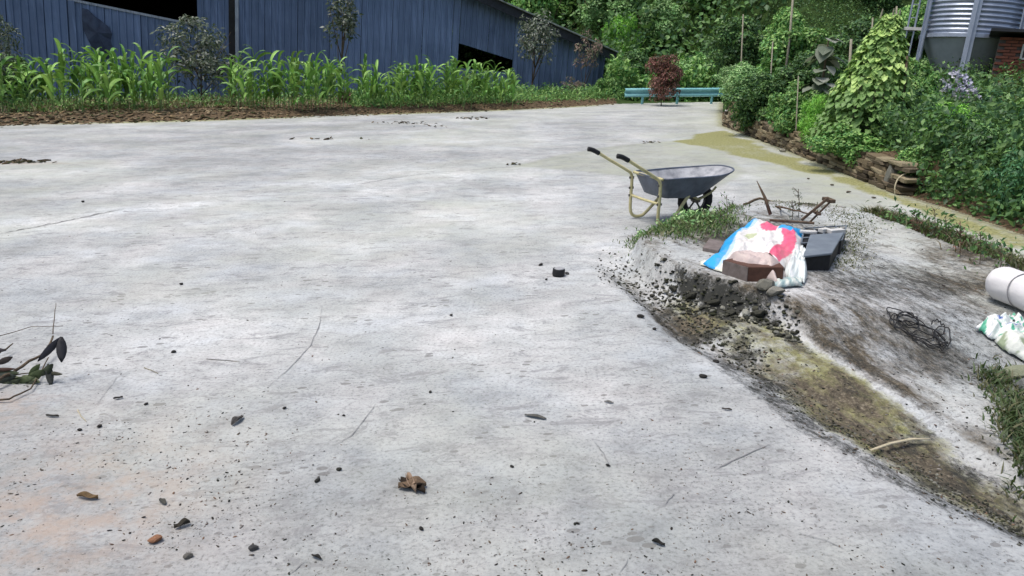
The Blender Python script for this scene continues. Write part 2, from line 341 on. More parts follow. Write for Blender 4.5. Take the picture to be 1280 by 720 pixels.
for r, (nm, mt, par) in enumerate([('concrete_slab', 'concrete', yard), ('concrete_slab', 'concrete', yard), ('concrete_slab', 'concrete', yard), ('access_road', 'concrete', None), ('concrete_apron', 'concrete', None), ('verge', 'soil', None), ('terrace', 'soil', None), ('hillside', 'hillsoil', None)]):
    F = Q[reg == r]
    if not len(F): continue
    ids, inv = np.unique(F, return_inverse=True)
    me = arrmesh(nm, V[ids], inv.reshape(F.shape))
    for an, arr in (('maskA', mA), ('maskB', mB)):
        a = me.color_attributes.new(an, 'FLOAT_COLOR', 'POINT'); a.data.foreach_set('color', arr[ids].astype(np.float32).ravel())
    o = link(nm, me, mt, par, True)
    if not par: o['kind'] = 'structure'
    if r == 2: o['label'] = 'darker repaired slab behind the wheelbarrow'
# coarse ground out to the horizon, just below the fine sheets
gu = np.linspace(-130, 130, 105); gv = np.linspace(-25, 190, 87); GU, GV = np.meshgrid(gu, gv, indexing='ij')
GH = Hf(GU, GV); inside = (GV > 3) & (GV < 49) & (np.abs(GU) < 1.22*GV-1); GH = np.where(inside, GH-.75, GH-.12)
i, j = np.meshgrid(np.arange(104), np.arange(86), indexing='ij'); q = (i*87+j).ravel()
o = arrmesh('ground', np.stack([GU, GV, GH], -1).reshape(-1, 3), np.stack([q, q+87, q+88, q+1], 1), None, 'hillsoil', None, True); o['kind'] = 'structure'

_lv0, _lv1 = math.log(vv[0]), math.log(vv[-1]); _Hl = HH.tolist(); _tm = math.atan(1.25)
_Hslow = H1
def H1(u, v):
    if not (vv[0] < v < vv[-1]) or abs(u) >= 1.24*v: return _Hslow(u, v)
    x = (math.log(v)-_lv0)/(_lv1-_lv0)*(NR-1); y = (math.atan(u/v)/_tm+1)/2*(NC-1); i = min(int(x), NR-2); j = min(int(y), NC-2); a = x-i; b = y-j
    return (_Hl[i][j]*(1-b)+_Hl[i][j+1]*b)*(1-a)+(_Hl[i+1][j]*(1-b)+_Hl[i+1][j+1]*b)*a
# surface cracks: thin ribbons lying on the slabs
M['crack'] = simple('crack', (.27, .275, .275), (.17, .17, .17), 40)
def ribbon(name, pix, wd, mat, parent=None, wob=.006):
    P = [G(*p) for p in pix]; pts = []
    for a, b in zip(P[:-1], P[1:]):
        n_ = max(3, int((b-a).length/.04))
        for k in range(n_): pts.append(a.lerp(b, k/n_))
    pts.append(P[-1]); vs = []; fs = []
    for k, p in enumerate(pts):
        t = (pts[min(k+1, len(pts)-1)]-pts[max(k-1, 0)]); s_ = Vector((t.y, -t.x, 0)).normalized()
        e = min(k, len(pts)-1-k)/max(1, len(pts)/2); ww = .7*wd*(.25+.75*min(1, e*2))*random.uniform(.5, 1.2); c = p + s_*random.uniform(-wob, wob)
        for sg in (-1, 1):
            x = c + s_*ww*sg*.5; vs.append((x.x, x.y, H1(x.x, x.y)+.004))
        if k: fs.append((2*k-2, 2*k-1, 2*k+1, 2*k))
    m = MB(); m.add(vs, fs); return m.build(name, mat, parent)
for pix, wd in [([(402, 384), (400, 405), (388, 432), (365, 458), (333, 486)], .007), ([(962, 556), (935, 568), (905, 582), (893, 588)], .010), ([(743, 553), (755, 568), (762, 582)], .008),
                ([(470, 505), (440, 545), (412, 560)], .006), ([(1000, 668), (1030, 676), (1060, 690)], .006), ([(385, 700), (362, 718)], .006), ([(120, 507), (147, 472), (170, 460)], .004),
                ([(830, 632), (838, 622), (843, 617)], .006), ([(775, 718), (785, 700)], .006), ([(0, 446), (25, 436)], .006), ([(255, 449), (300, 452)], .006)]:
    ribbon('crack', pix, wd, 'crack', yard, .003)
ribbon('slab_joint', [(0, 292), (60, 281), (150, 262)], .05, 'crack', yard, .02)
ribbon('slab_joint', [(410, 236), (520, 219), (600, 212), (640, 209)], .025, 'crack', yard, .02)

# ------------------------------------------------------------------ barn
def steel(name, c1, c2, rust=.2):
    m, n, b = newmat(name, .45, .4); v = objvec(n)
    c = ramp(n, noise(n, .9, 4, .6, v), (.35, c2), (.65, c1)); oi = nd(n, 'ShaderNodeObjectInfo'); c = mix(n, 1.0, c, ramp(n, oi.outputs['Random'], (0, g3(.78)), (1, g3(1.18))), 'MULTIPLY')
    st = noise(n, 3.2, 5, .7, objvec(n, (1.5, 1.5, .12)))
    c = mix(n, ramp(n, st, (.50, g3(0)), (.70, g3(.7))), c, tuple(x*1.55+.02 for x in c1))
    c = mix(n, ramp(n, noise(n, 5, 6, .8, v), (.60, g3(0)), (.70, g3(rust))), c, (.16, .14, .13)); L(n, c, b.inputs['Base Color'])
    b.inputs['Metallic'].default_value = .15; bump(n, b, noise(n, 2.2, 3, .5, v), .25, .03); return m
M['bluesteel'] = steel('blue_steel', (.135, .192, .31), (.10, .148, .245))
M['darksteel'] = simple('dark_steel', (.03, .035, .045), (.015, .017, .02), 8, .6)
M['palesteel'] = simple('galvanised_post', (.38, .42, .47), (.2, .23, .28), 6, .5, .4, .2, .01, (3, 3, .4), .3)
M['roofsheet'] = simple('roof_sheet', (.30, .33, .32), (.10, .13, .10), 5, .6)
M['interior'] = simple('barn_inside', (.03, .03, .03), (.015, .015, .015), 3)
BA, BB = Vector((*uv0(0, 131), 0)), Vector((*uv0(752, 122), 0)); BD = (BB-BA); BD = (BD - UP*BD.dot(UP)).normalized()
BN = BD.cross(UP).normalized()                       # towards the camera
if BN.dot(CAM-BA) < 0: BN = -BN
def wp(px, py):
    d = ray(px, py); k = (BA-CAM).dot(BN)/d.dot(BN); p = CAM+d*k-BA; return p.dot(BD), p.dot(UP)
def WP(s, t, o=0.0): return BA + BD*s + UP*t + BN*o
SB = wp(754, 100)[0]; s1, t1 = wp(757, 63); s2, t2 = wp(600, -6)
rk = (t2-t1)/(s2-s1)
SR = s2-2.2; TR = t2+rk*(-2.2)
def top(s): return t1+rk*(s-s1) if s > SR else TR
barn = empty('barn', WP(10, 0), 'long blue corrugated steel barn with black openings behind the corn', 'barn'); barnM = barn.matrix_basis.inverted()
def localise(o, root): 
    o.data.transform(root.matrix_basis.inverted()); return o
OPEN = []
a0, a1 = wp(84, 0), wp(247, 33); OPEN.append((a0[0], a1[0], lambda s, a=wp(84, -1), b=wp(247, 32): a[1]+(b[1]-a[1])*(s-a[0])/(b[0]-a[0]), lambda s: TR-.35))
b0, b1 = wp(574, 54), wp(641, 75); OPEN.append((b0[0], b1[0], lambda s, a=b0: wp(575, 54)[1]-.95, lambda s, a=b0, b=b1: a[1]+(b[1]-a[1])*(s-a[0])/(b[0]-a[0])))
def panel(sa, sb, lo, hi, off=0.0):
    m = MB(); P = []; n_ = max(1, round((sb-sa)/.22)); w_ = (sb-sa)/n_
    for k in range(n_): P += [(sa+k*w_, 0), (sa+k*w_+.62*w_, 0), (sa+k*w_+.72*w_, .035), (sa+k*w_+.90*w_, .035)]
    P.append((sb-.014, 0)); vs = []; fs = []
    for k, (s, o) in enumerate(P):
        vs += [WP(s, lo(s), o+off), WP(s, hi(s), o+off)]
        if k: fs.append((2*k-2, 2*k, 2*k+1, 2*k-1))
    m.add(vs, fs); o = m.build('wall_sheet', 'bluesteel', barn); localise(o, barn); return o
s = -9.0; edges = [s]
cuts = sorted([x for o in OPEN for x in o[:2]]+[SB])
while edges[-1] < SB-.01:
    nx = edges[-1]+1.18
    for c in cuts:
        if edges[-1]+.12 < c < nx+.12: nx = c; break
    edges.append(min(nx, SB))
for k, (sa, sb) in enumerate(zip(edges[:-1], edges[1:])):
    mid = (sa+sb)/2; op = next((o for o in OPEN if o[0] < mid < o[1]), None); off = .004*(k % 2)
    if op: panel(sa, sb, lambda s: -.6, op[2], off); panel(sa, sb, op[3], lambda s: top(s)-.01, off)
    else: panel(sa, sb, lambda s: -.6, lambda s: top(s)-.01, off)
def bbox(s0, s1, t0, t1_, o0, o1, name, mat, tilt=None):
    m = MB(); f = tilt or (lambda s: 0); vs = [WP(s, t+f(s), o) for s in (s0, s1) for t in (t0, t1_) for o in (o0, o1)]
    m.add(vs, [(0, 1, 3, 2), (4, 6, 7, 5), (0, 4, 5, 1), (2, 3, 7, 6), (0, 2, 6, 4), (1, 5, 7, 3)]); return localise(m.build(name, mat, barn), barn)
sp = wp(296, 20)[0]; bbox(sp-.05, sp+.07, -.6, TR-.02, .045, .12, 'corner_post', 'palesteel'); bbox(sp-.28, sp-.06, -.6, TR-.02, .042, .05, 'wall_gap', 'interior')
sp = wp(92, 40)[0]; bbox(sp-.10, sp+.10, -.6, OPEN[0][2](sp)-.02, .045, .07, 'cover_strip', 'bluesteel')
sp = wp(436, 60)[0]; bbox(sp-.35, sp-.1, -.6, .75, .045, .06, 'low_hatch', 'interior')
# capping along the cut edge of the left opening, sills of the right one
for o, nm in ((OPEN[0], 'edge_capping'),):
    m = MB(); ss = (o[0], o[1]); vs = []
    for s in ss:
        for dt in (-.03, .05):
            for of in (-.02, .06): vs.append(WP(s, o[2](s)+dt, of))
    m.add(vs, [(0, 1, 3, 2), (4, 6, 7, 5), (0, 4, 5, 1), (2, 3, 7, 6), (0, 2, 6, 4), (1, 5, 7, 3)]); localise(m.build(nm, 'palesteel', barn), barn)
# torn dark film hanging on the left sheets
m = MB(); pix = [(103, 10), (111, 12), (119, 20), (127, 26), (136, 33), (141, 42), (139, 50), (141, 60), (139, 72), (126, 72), (117, 62), (111, 50), (105, 38), (103, 24)]
vs = [WP(*wp(*p), .06+.02*(k % 3)) for k, p in enumerate(pix)]; c_ = sum(vs, Vector())/len(vs)+BN*.09; m.add(vs+[c_], [(k, (k+1) % len(vs), len(vs)) for k in range(len(vs))])
M['film'] = simple('dark_film', (.045, .065, .11), (.022, .03, .055), 5, .4); localise(m.build('torn_film', 'film', barn), barn)
# roof: sloping part and flat eave part, inside room, far side wall
def roofpart(sa, sb, ta, tb, name):
    m = MB(); vs = [WP(s, t+dt, o) for s, t in ((sa, ta), (sb, tb)) for dt in (0, .05) for o in (-13, .75)]
    m.add(vs, [(0, 1, 3, 2), (4, 6, 7, 5), (0, 4, 5, 1), (2, 3, 7, 6), (0, 2, 6, 4), (1, 5, 7, 3)]); localise(m.build(name, 'roofsheet', barn), barn)
    m = MB(); vs = [WP(s, t+dt, o) for s, t in ((sa, ta), (sb, tb)) for dt in (-.34, -.012) for o in (.55, .60)]
    m.add(vs, [(0, 1, 3, 2), (4, 6, 7, 5), (0, 4, 5, 1), (2, 3, 7, 6), (0, 2, 6, 4), (1, 5, 7, 3)]); localise(m.build('fascia_with_shadow', 'darksteel', barn), barn)  # dark board colour also paints in the shadow under the roof overhang
se = SB+.25; roofpart(SR, se, TR, top(se), 'roof'); roofpart(-9.6, SR-.003, TR, TR+.003, 'roof')
m = MB(); R_ = [(-9, SR, TR), ]
for (sa, sb) in ((-9, -9.06), (SB, SB-.06)): bbox(sa, sb, -.6, min(top(sa), top(sb))-.02, -13, -.01, 'side_wall', 'bluesteel')
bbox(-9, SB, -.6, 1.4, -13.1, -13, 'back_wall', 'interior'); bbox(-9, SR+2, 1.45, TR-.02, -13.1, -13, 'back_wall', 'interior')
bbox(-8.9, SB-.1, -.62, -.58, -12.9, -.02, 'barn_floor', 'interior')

# ------------------------------------------------------------------ guard rail
M['teal'] = simple('teal_paint', (.22, .50, .52), (.14, .36, .38), 6, .45, .4)
gA, gB = G(786, 130.5), G(906, 129.6); gd = (gB-gA).normalized(); gn = Vector((gd.y, -gd.x, 0))
gr = empty('guardrail', gA, 'teal painted W-beam guardrail at the far end of the concrete', 'guardrail')
zb = above(gA, 786, 119.5).z-gA.z
m = MB(); prof = [(-.02, .0), (.05, .03), (.05, .09), (-.02, .13), (-.02, .18), (.05, .22), (.05, .28), (-.02, .31)]; vs = []; fs = []
for k, t in enumerate(np.linspace(-.2, (gB-gA).length+.5, 7)):
    for o, z in prof: vs.append(gA+gd*t+gn*o+UP*(z+zb-.05))
    if k: fs += [((k-1)*8+i, k*8+i, k*8+i+1, (k-1)*8+i+1) for i in range(7)]
m.add(vs, fs); o = m.build('beam', 'teal', gr, True); localise(o, gr); o.modifiers.new('s', 'SOLIDIFY').thickness = .006
for t in np.arange(.5, (gB-gA).length, 1.3):
    m = MB(); m.tube([gA+gd*t-gn*.06-UP*.3, gA+gd*t-gn*.06+UP*(zb+.27)], .045, 8); localise(m.build('post', 'teal', gr), gr)

# ------------------------------------------------------------------ dry stone wall
M['stone'] = colmat('stone', .92, .15, 45, .6, .8)
sw = empty('stone_wall', Vector((*WALLB[2], 0)), 'low dry stone wall of thin brown stones beside the mossy strip', 'stone wall')
W3 = [Vector((x, y, 0)) for x, y in WALLB]; seg = []; Ltot = 0
for a, b in zip(W3[:-1], W3[1:]): seg.append((Ltot, a, b)); Ltot += (b-a).length
def wpt(t):
    for (l0, a, b) in reversed(seg):
        if t >= l0 or l0 == 0: return a + (b-a).normalized()*(t-l0), (b-a).normalized()
nst = 0; R5 = random.Random(5); STONES = []
protos = []
for k in range(14):
    import bmesh
    bm = bmesh.new(); bmesh.ops.create_cube(bm, size=1); 
    for vtx in bm.verts: vtx.co += Vector([R5.uniform(-.10, .10), R5.uniform(-.10, .10), R5.uniform(-.16, .16)])
    bmesh.ops.bevel(bm, geom=bm.edges[:], offset=.09, segments=1, affect='EDGES')
    me = bpy.data.meshes.new('stone'); bm.to_mesh(me); bm.free(); b_ = R5.uniform(.5, 1.3); tint = R5.choice([(.14, .11, .07), (.20, .16, .10), (.34, .29, .19), (.08, .065, .045), (.16, .13, .09), (.24, .19, .12)])
    a = me.color_attributes.new('Col', 'FLOAT_COLOR', 'POINT'); a.data.foreach_set('color', list((*tint, 1))*len(me.vertices)); me.materials.append(M['stone']); protos.append(me)
z = 0; course = 0
swi = sw.matrix_basis.inverted()
while course < 7:
    t = R5.uniform(-.1, 0); ch = .044+.012*R5.random()
    while t < Ltot:
        ln = R5.uniform(.16, .42); p, d = wpt(t+ln/2); base = H1(p.x-d.y*-.12, p.y) if False else H1(p.x, p.y)
        hmax = .37 - .03*math.sin(t*1.3)
        if z+ch < hmax+.03 and not (R5.random() < .08 and course > 3):
            nrm = Vector((-d.y, d.x, 0));  nrm = nrm if nrm.dot(Vector((1, 1, 0))) > 0 else -nrm
            q = p + nrm*(.03+.02*course*.5+R5.uniform(-.015, .03)); q.z = -.0 + z + ch/2 + .004
            R = rz(math.atan2(d.y, d.x)+R5.uniform(-.06, .06)) @ Matrix.Rotation(R5.uniform(-.05, .05), 3, 'Y')
            o = bpy.data.objects.new('stone', R5.choice(protos)); C.objects.link(o); o.parent = sw; o.matrix_basis = swi @ T(q, R, (ln*.97, .20, ch*.98)); nst += 1
        t += ln
    z += ch; course += 1
m = MB()
for k in range(40):   # earth core behind the stones
    p, d = wpt(Ltot*k/39); nrm = Vector((-d.y, d.x, 0)); nrm = nrm if nrm.dot(Vector((1, 1, 0))) > 0 else -nrm
    m.v += [tuple(p+nrm*.07+Vector((0, 0, -.05))), tuple(p+nrm*.09+Vector((0, 0, .33))), tuple(p+nrm*.40+Vector((0, 0, .36)))]; m.c += [(1, 1, 1)]*3
    if k: m.f += [(3*k-3, 3*k, 3*k+1, 3*k-2), (3*k-2, 3*k+1, 3*k+2, 3*k-1)]
localise(m.build('earth_core', 'soil', sw), sw)

# ------------------------------------------------------------------ rocks and small rubble
def rockmesh(seed, col, flat=.7, n=2, rough=.25):
    import bmesh
    r = random.Random(seed); bm = bmesh.new(); bmesh.ops.create_icosphere(bm, subdivisions=n, radius=.5)
    cuts_ = [(Vector([r.gauss(0, 1) for _ in range(3)]).normalized(), r.uniform(.24, .42)) for _ in range(9)]
    for v_ in bm.verts:
        for nn, dd in cuts_:
            e = v_.co.dot(nn)-dd
            if e > 0: v_.co -= nn*e*.92
        v_.co += Vector([r.uniform(-1, 1) for _ in range(3)])*.02*rough/.25; v_.co.z *= flat
    me = bpy.data.meshes.new('rock'); bm.to_mesh(me); bm.free()
    a = me.color_attributes.new('Col', 'FLOAT_COLOR', 'POINT'); a.data.foreach_set('color', list((*col, 1))*len(me.vertices)); me.materials.append(M['stone']); return me
def scatter(name, protos_, places, kind='stuff', struct=False, mat='stone', parent=None):   # (pos, R, scale3)
    Vs = []; Fs = []; Cs = []; o_ = 0
    for pi, me in enumerate(protos_):
        me.calc_loop_triangles(); v = np.zeros(len(me.vertices)*3, np.float32); me.vertices.foreach_get('co', v); v = v.reshape(-1, 3)
        f = np.zeros(len(me.loop_triangles)*3, np.int32); me.loop_triangles.foreach_get('vertices', f); f = f.reshape(-1, 3)
        c = np.zeros(len(me.vertices)*4, np.float32); me.color_attributes['Col'].data.foreach_get('color', c); c = c.reshape(-1, 4)[:, :3]
        for (p, R, s, tint) in places[pi::len(protos_)]:
            A = np.array(R)*np.array(s)[None, :]; Vs.append(v@A.T + np.array(p)); Fs.append(f+o_); Cs.append(c*tint); o_ += len(v)
    o = arrmesh(name, np.vstack(Vs), np.vstack(Fs), np.vstack(Cs), mat, parent); 
    if kind: o['kind'] = kind
    return o
def rot3(r=random): return (rz(r.uniform(0, 6.3)) @ Matrix.Rotation(r.uniform(-.4, .4), 3, 'X') @ Matrix.Rotation(r.uniform(-.4, .4), 3, 'Y'))
tiny = [rockmesh(20+k, c, .5, 1) for k, c in enumerate([(.05, .045, .04), (.10, .085, .07), (.16, .13, .10), (.28, .26, .24), (.045, .05, .04), (.20, .13, .09)])]
# crumbs lying all over the yard, thicker towards the bottom left
pl = []
for _ in range(21000):
    px, py = random.uniform(-60, 1340), 150+590*random.random()**.72
    dens = .16+.84*math.exp(-((px-110)/260)**2-((py-640)/150)**2) + .35*math.exp(-((px-800)/260)**2-((py-690)/110)**2)
    if random.random() > dens: continue
    a, b = uv0(px, py)
    if float(fbm(np.array([a]), np.array([b]), .45, 70, 3)[0])+random.gauss(0, .09) < .47: continue
    if b > 16: continue
    s_ = random.choice([.0025, .003, .0035, .004, .005, .006, .009])*random.uniform(.6, 1.2)*(1+.04*b)
    pl.append((Vector((a, b, H1(a, b)+s_*.15)), rot3(), (s_*random.uniform(1, 2.6), s_, s_*.7), random.uniform(.6, 1.2)))
for _ in range(3200):
    f = random.random(); px, py = random.uniform(760, 1290), random.uniform(300, 640); a, b = uv0(px, py)
    if float(sdist(np.array([a]), np.array([b]), P_RIGHT)[0]) < 0: continue
    s_ = .003+.012*random.random()**3; pl.append((Vector((a, b, H1(a, b)+s_*.15)), rot3(), (s_*random.uniform(1, 2.6), s_, s_*.7), random.uniform(.6, 1.4)))
o = scatter('crumbs', tiny, pl); tag(o, 'dark crumbs of earth and grit scattered over the concrete', 'grit')
# litter of the verge: clods, stones, dead stalks
pl = []
for _ in range(5200):
    k = random.random(); px = random.uniform(-160, 770); 
    base = np.interp(px, [-400, 0, 150, 300, 450, 560, 640, 720, 772], [167, 157, 153, 149, 143.5, 140, 137, 133, 130])
    py = base-random.random()**1.3*16*(1 if px < 330 else .5)+random.gauss(0, .8); a, b = uv0(px, py); s_ = random.uniform(.035, .11)*(1.3 if px < 330 else .8)
    pl.append((Vector((a, b, H1(a, b)+s_*.1)), rot3(), (s_*random.uniform(1, 2.2), s_, s_*.5), random.uniform(.6, 2.4)))
vr = [rockmesh(40+k, c, .6, 1) for k, c in enumerate([(.13, .095, .055), (.18, .13, .07), (.10, .085, .05), (.24, .19, .12), (.06, .07, .03)])]
tag(scatter('verge_litter', vr, pl), 'brown clods, stones and dead stalks along the verge', 'litter')
# rubble of the broken edge and gutter
rub = [rockmesh(60+k, c, .7, 2, .4) for k, c in enumerate([(.035, .037, .028), (.06, .06, .045), (.10, .10, .08), (.20, .20, .17), (.05, .055, .03)])]
pl = []
for _ in range(4200):
    t = random.random()
    if t < .62:
        px, py = random.uniform(815, 1000), random.uniform(350, 425); a, b = uv0(px, py); dm_ = float(sdist(np.array([a]), np.array([b]), P_MOUND)[0])
        if not -.10 < dm_ < .085+random.gauss(0, .02): continue
        s_ = .008+.034*random.random()**2.2
    elif t < .8: f = random.random(); px, py = 760+f*190+random.gauss(0, 12), 330+f*110+random.gauss(0, 9); s_ = random.uniform(.006, .022)
    else: f = random.random()**.8; px, py = 940+f*380, 455+f*195+random.gauss(0, 16); s_ = random.uniform(.004, .014)
    a, b = uv0(px, py); pl.append((Vector((a, b, H1(a, b)+s_*.2)), rot3(), (s_*random.uniform(.9, 1.7), s_, s_*.8), random.uniform(.6, 1.3)))
tag(scatter('ledge_rubble', rub, pl), 'dark mossy rubble under the broken concrete edge and down the gutter', 'rubble')
def thingmesh(me, name, p, R, s, label, cat, group=None, mat=None):
    o = bpy.data.objects.new(name, me); C.objects.link(o); o.matrix_basis = T(p, R, s); return tag(o, label, cat, group)
big = [rockmesh(80+k, c, .75, 2, .25) for k, c in enumerate([(.36, .36, .31), (.22, .215, .18), (.07, .07, .055), (.30, .29, .25)])]
for (px, py, sx, k, lab) in [(934, 385, .085, 0, 'pale jagged concrete chunk at the right end of the broken edge'), (955, 381, .12, 1, 'grey brown chunk right of the pale one under the broken edge'),
                             (968, 368, .11, 3, 'flat pale chunk topping the broken edge below the brown box'), (915, 372, .07, 2, 'dark chunk in the shadow left of the pale concrete chunk'),
                             (948, 396, .09, 2, 'lowest dark chunk of the broken edge beside the apron'), (865, 366, .09, 2, 'dark mossy chunk under the left part of the broken edge'), (842, 360, .07, 2, 'small dark chunk at the left end of the broken edge'),
                             (893, 383, .08, 2, 'dark chunk in the middle of the broken edge rubble')]:
    p = G(px, py); thingmesh(big[k], 'concrete_chunk', p+Vector((0, 0, sx*.2)), rot3(), (sx*1.2, sx, sx*.9), lab, 'rubble', 'chunks of the broken concrete edge')

# ------------------------------------------------------------------ small things lying on the yard
M['deadleaf'] = colmat('dead_leaf', .8, .2, 80, .5)
def curled(pts, wid, h, col, seed=0, n=9):
    r = random.Random(seed); V_, F_ = [], []; A, B = Vector(pts[0]), Vector(pts[1]); d = B-A; s_ = Vector((-d.y, d.x, 0)).normalized()
    for i in range(n):
        t = i/(n-1); w_ = wid*math.sin(math.pi*min(.97, .06+.9*t))**.7; c = A+d*t+Vector((0, 0, h*math.sin(math.pi*t)*.08))
        for j in range(5):
            u_ = (j/4-.5)*2; V_.append(c+s_*u_*w_*.5+Vector((0, 0, h*.55*abs(u_)**1.6*(.8+.4*math.sin(i*.9+seed)))) + Vector([r.uniform(-.1, .1)*wid*.25 for _ in range(3)]))
        if i: F_ += [((i-1)*5+j, (i-1)*5+j+1, i*5+j+1, i*5+j) for j in range(4)]
    zmin = min(v.z for v in V_)
    m = MB(); m.add([v-Vector((0, 0, zmin)) for v in V_], F_, col); return m
def leafthing(px0, py0, px1, py1, wpx, col, label, h=.012, name='dead_leaf', cat='dead leaf', seed=0, group='dead leaves on the concrete'):
    A, B = G(px0, py0), G(px1, py1); mid_ = (A+B)/2; wid = wpx*depth(mid_)/FPX
    m = curled([A-mid_, B-mid_], wid, h, col, seed); o = m.build(name, 'deadleaf', None, True); o.location = mid_+Vector((0, 0, .004)); o.modifiers.new('s', 'SOLIDIFY').thickness = .0015
    return tag(o, label, cat, group)
leafthing(498, 612, 533, 609, 17, (.17, .12, .08), 'large crumpled brown leaf alone on the concrete, bottom centre', .045, seed=3)
leafthing(500, 603, 531, 618, 15, (.03, .022, .016), 'dark curled leaf underside beneath the large crumpled brown leaf', .028, seed=8)
leafthing(508, 601, 520, 618, 9, (.33, .24, .17), 'small torn tan leaf piece lying on the large crumpled leaf', .055, seed=13)
leafthing(656, 520, 683, 525, 7, (.10, .10, .09), 'flat grey leaf curled at its right end, centre of the yard', .012, seed=4)
leafthing(290, 533, 304, 522, 9, (.09, .085, .08), 'upright curled grey leaf left of centre', .03, seed=5)
leafthing(97, 622, 123, 625, 9, (.15, .10, .05), 'brown curled leaf in the reddish dirt patch, lower left', .025, seed=6)
leafthing(142, 500, 154, 498, 4.5, (.03, .03, .03), 'narrow dark leaf right of the fallen twig', .012, seed=7)
leafthing(218, 662, 238, 655, 9, (.05, .045, .035), 'dark folded leaf left of the orange brick bit, bottom left', .03, seed=9)
leafthing(200, 625, 207, 632, 7, (.07, .07, .06), 'small grey leaf above the orange brick bit', .012, seed=10)
leafthing(755, 503, 767, 505, 4, (.15, .15, .14), 'small pale grey leaf right of the curled leaf in the yard centre', .01, seed=11)
leafthing(815, 678, 831, 684, 6, (.02, .02, .018), 'black shrivelled leaf near the bottom edge, right of centre', .02, seed=12)
leafthing(58, 521, 74, 522, 4, (.035, .035, .03), 'slim dark leaf below the fallen twig', .012, seed=14)
leafthing(902, 512, 915, 514, 3.5, (.04, .035, .03), 'slim dark leaf bit near the gutter edge', .01, seed=15)
leafthing(390, 696, 402, 701, 5, (.03, .028, .025), 'tiny dark leaf by the bottom edge left of centre', .015, seed=16)
def pebble(px, py, wpx, k, label, name='pebble', cat='pebble', col=None, flat=.7, hs=1):
    p = G(px, py); s_ = wpx*depth(p)/FPX; me = rockmesh(hash((px, py)) % 9999, col or (.05, .048, .045), flat, 2)
    thingmesh(me, name, p+Vector((0, 0, s_*.22*hs)), rz(px), (s_*1.05, s_*.8, s_*.8*hs), label, cat, 'small stones on the concrete')
for px, py, wd_, lab, col in [(709, 343, 7, 'small grey pebble touching the right of the black stub', (.12, .12, .12)), (801, 397, 10, 'dark pebble nearest the gutter, above the round one', None), (828, 407, 7, 'small round pebble right below the dark gutter pebble', (.09, .085, .07)),
    (818, 412, 7, 'thin dark stone chip left of the round pebble', None), (895, 453, 9, 'black stone chip on the gutter margin', None), (879, 472, 11, 'square black stone below the gutter margin', None), (538, 491, 6, 'round dark pebble in the centre of the yard', (.07, .07, .065)),
    (640, 584, 6, 'tiny black pebble right of the big crumpled leaf', None), (760, 583, 7, 'black pebble at the end of the short crack', None), (430, 520, 5, 'tiny dark pebble in the left centre', None), (356, 511, 6, 'black pebble right of the upright curled leaf', None),
    (227, 356, 6, 'dark pebble on the left far slab', None), (104, 253, 5, 'single dark pebble above the slab joint, far left', None), (317, 687, 14, 'dark grey stone near the bottom edge, right of the pale one', (.10, .10, .10)), (236, 697, 13, 'grey stone at the bottom edge below the orange brick bit', (.20, .19, .17)),
    (397, 602, 9, 'small dark stone between the curled leaf and the crumpled one', (.05, .05, .045)), (424, 588, 8, 'slim stone chip above left of the crumpled leaf', (.06, .06, .05)), (217, 441, 7, 'small dark clod right of the twig leaves', None), (183, 506, 6, 'tiny black stone right of the narrow dark leaf', None),
    (124, 534, 8, 'dark clod below the narrow dark leaf', (.05, .045, .04)), (100, 538, 7, 'black clod left of its twin below the fallen twig', None), (676, 332, 7, 'tiny dark chip left above the black stub', None), (683, 350, 5, 'tiny round chip left below the black stub', None), (564, 395, 6, 'tiny dark pebble, centre left of the stub', None), (722, 655, 6, 'tiny black pebble, bottom right of centre', None), (527, 662, 8, 'slim black chip below the crumpled leaf', None)]:
    pebble(px, py, wd_, 0, lab, col=col)
pebble(195, 677, 19, 0, 'orange brown bit of broken brick on the concrete, bottom left', 'brick_fragment', 'brick bit', (.42, .22, .13), .6)
M['black'] = simple('black_rubber', (.02, .02, .022), (.01, .01, .011), 30, .6)
M['pale_end'] = simple('pale_end', (.34, .35, .36), (.25, .25, .26), 40)
p = G(698, 345); st = empty('rubber_stub', p, 'short black cylindrical stub with grey top on the concrete', 'stub')
m = MB(); m.tube([(0, 0, 0), (0, 0, .012), (.004, 0, .055)], [.042, .046, .045], 20); m.build('stub_body', 'black', st, True, .004)
m = MB(); m.tube([(.004, 0, .0552), (.004, 0, .059)], [.040, .034], 20); m.build('stub_top', 'pale_end', st, True)
def sweep(name, pix, rad, mat, label, cat, n=6, taper=True, dz=0, root=None, seed=0):
    r = random.Random(seed); P = [G(x, y) for x, y, *_ in pix]
    P = [Vector((p.x, p.y, p.z+rad+(pix[k][2] if len(pix[k]) > 2 else 0))) for k, p in enumerate(P)]
    Q_ = []
    for a, b in zip(P[:-1], P[1:]): Q_ += [a.lerp(b, t/4)+Vector([r.uniform(-1, 1)*rad*.5 for _ in range(3)]) for t in range(4)]
    Q_.append(P[-1]); o0 = P[0].copy(); m = MB(); rr = [rad*(1-.6*i/len(Q_)) if taper else rad for i in range(len(Q_))]
    if root: inv = root.matrix_basis.inverted(); m.tube([inv@q for q in Q_], rr, n); return m.build(name, mat, root, True)
    m.tube([q-o0 for q in Q_], rr, n); o = m.build(name, mat, None, True); o.location = o0; return tag(o, label, cat)
M['bark'] = simple('bark', (.13, .10, .07), (.05, .04, .03), 40, .9, .1, .6, .006)
M['palebark'] = simple('pale_bark', (.30, .28, .22), (.17, .16, .12), 30, .9, .1, .5, .006)
M['bamboo'] = simple('bamboo', (.50, .45, .32), (.33, .29, .19), 30, .6, .3, .2, .003)
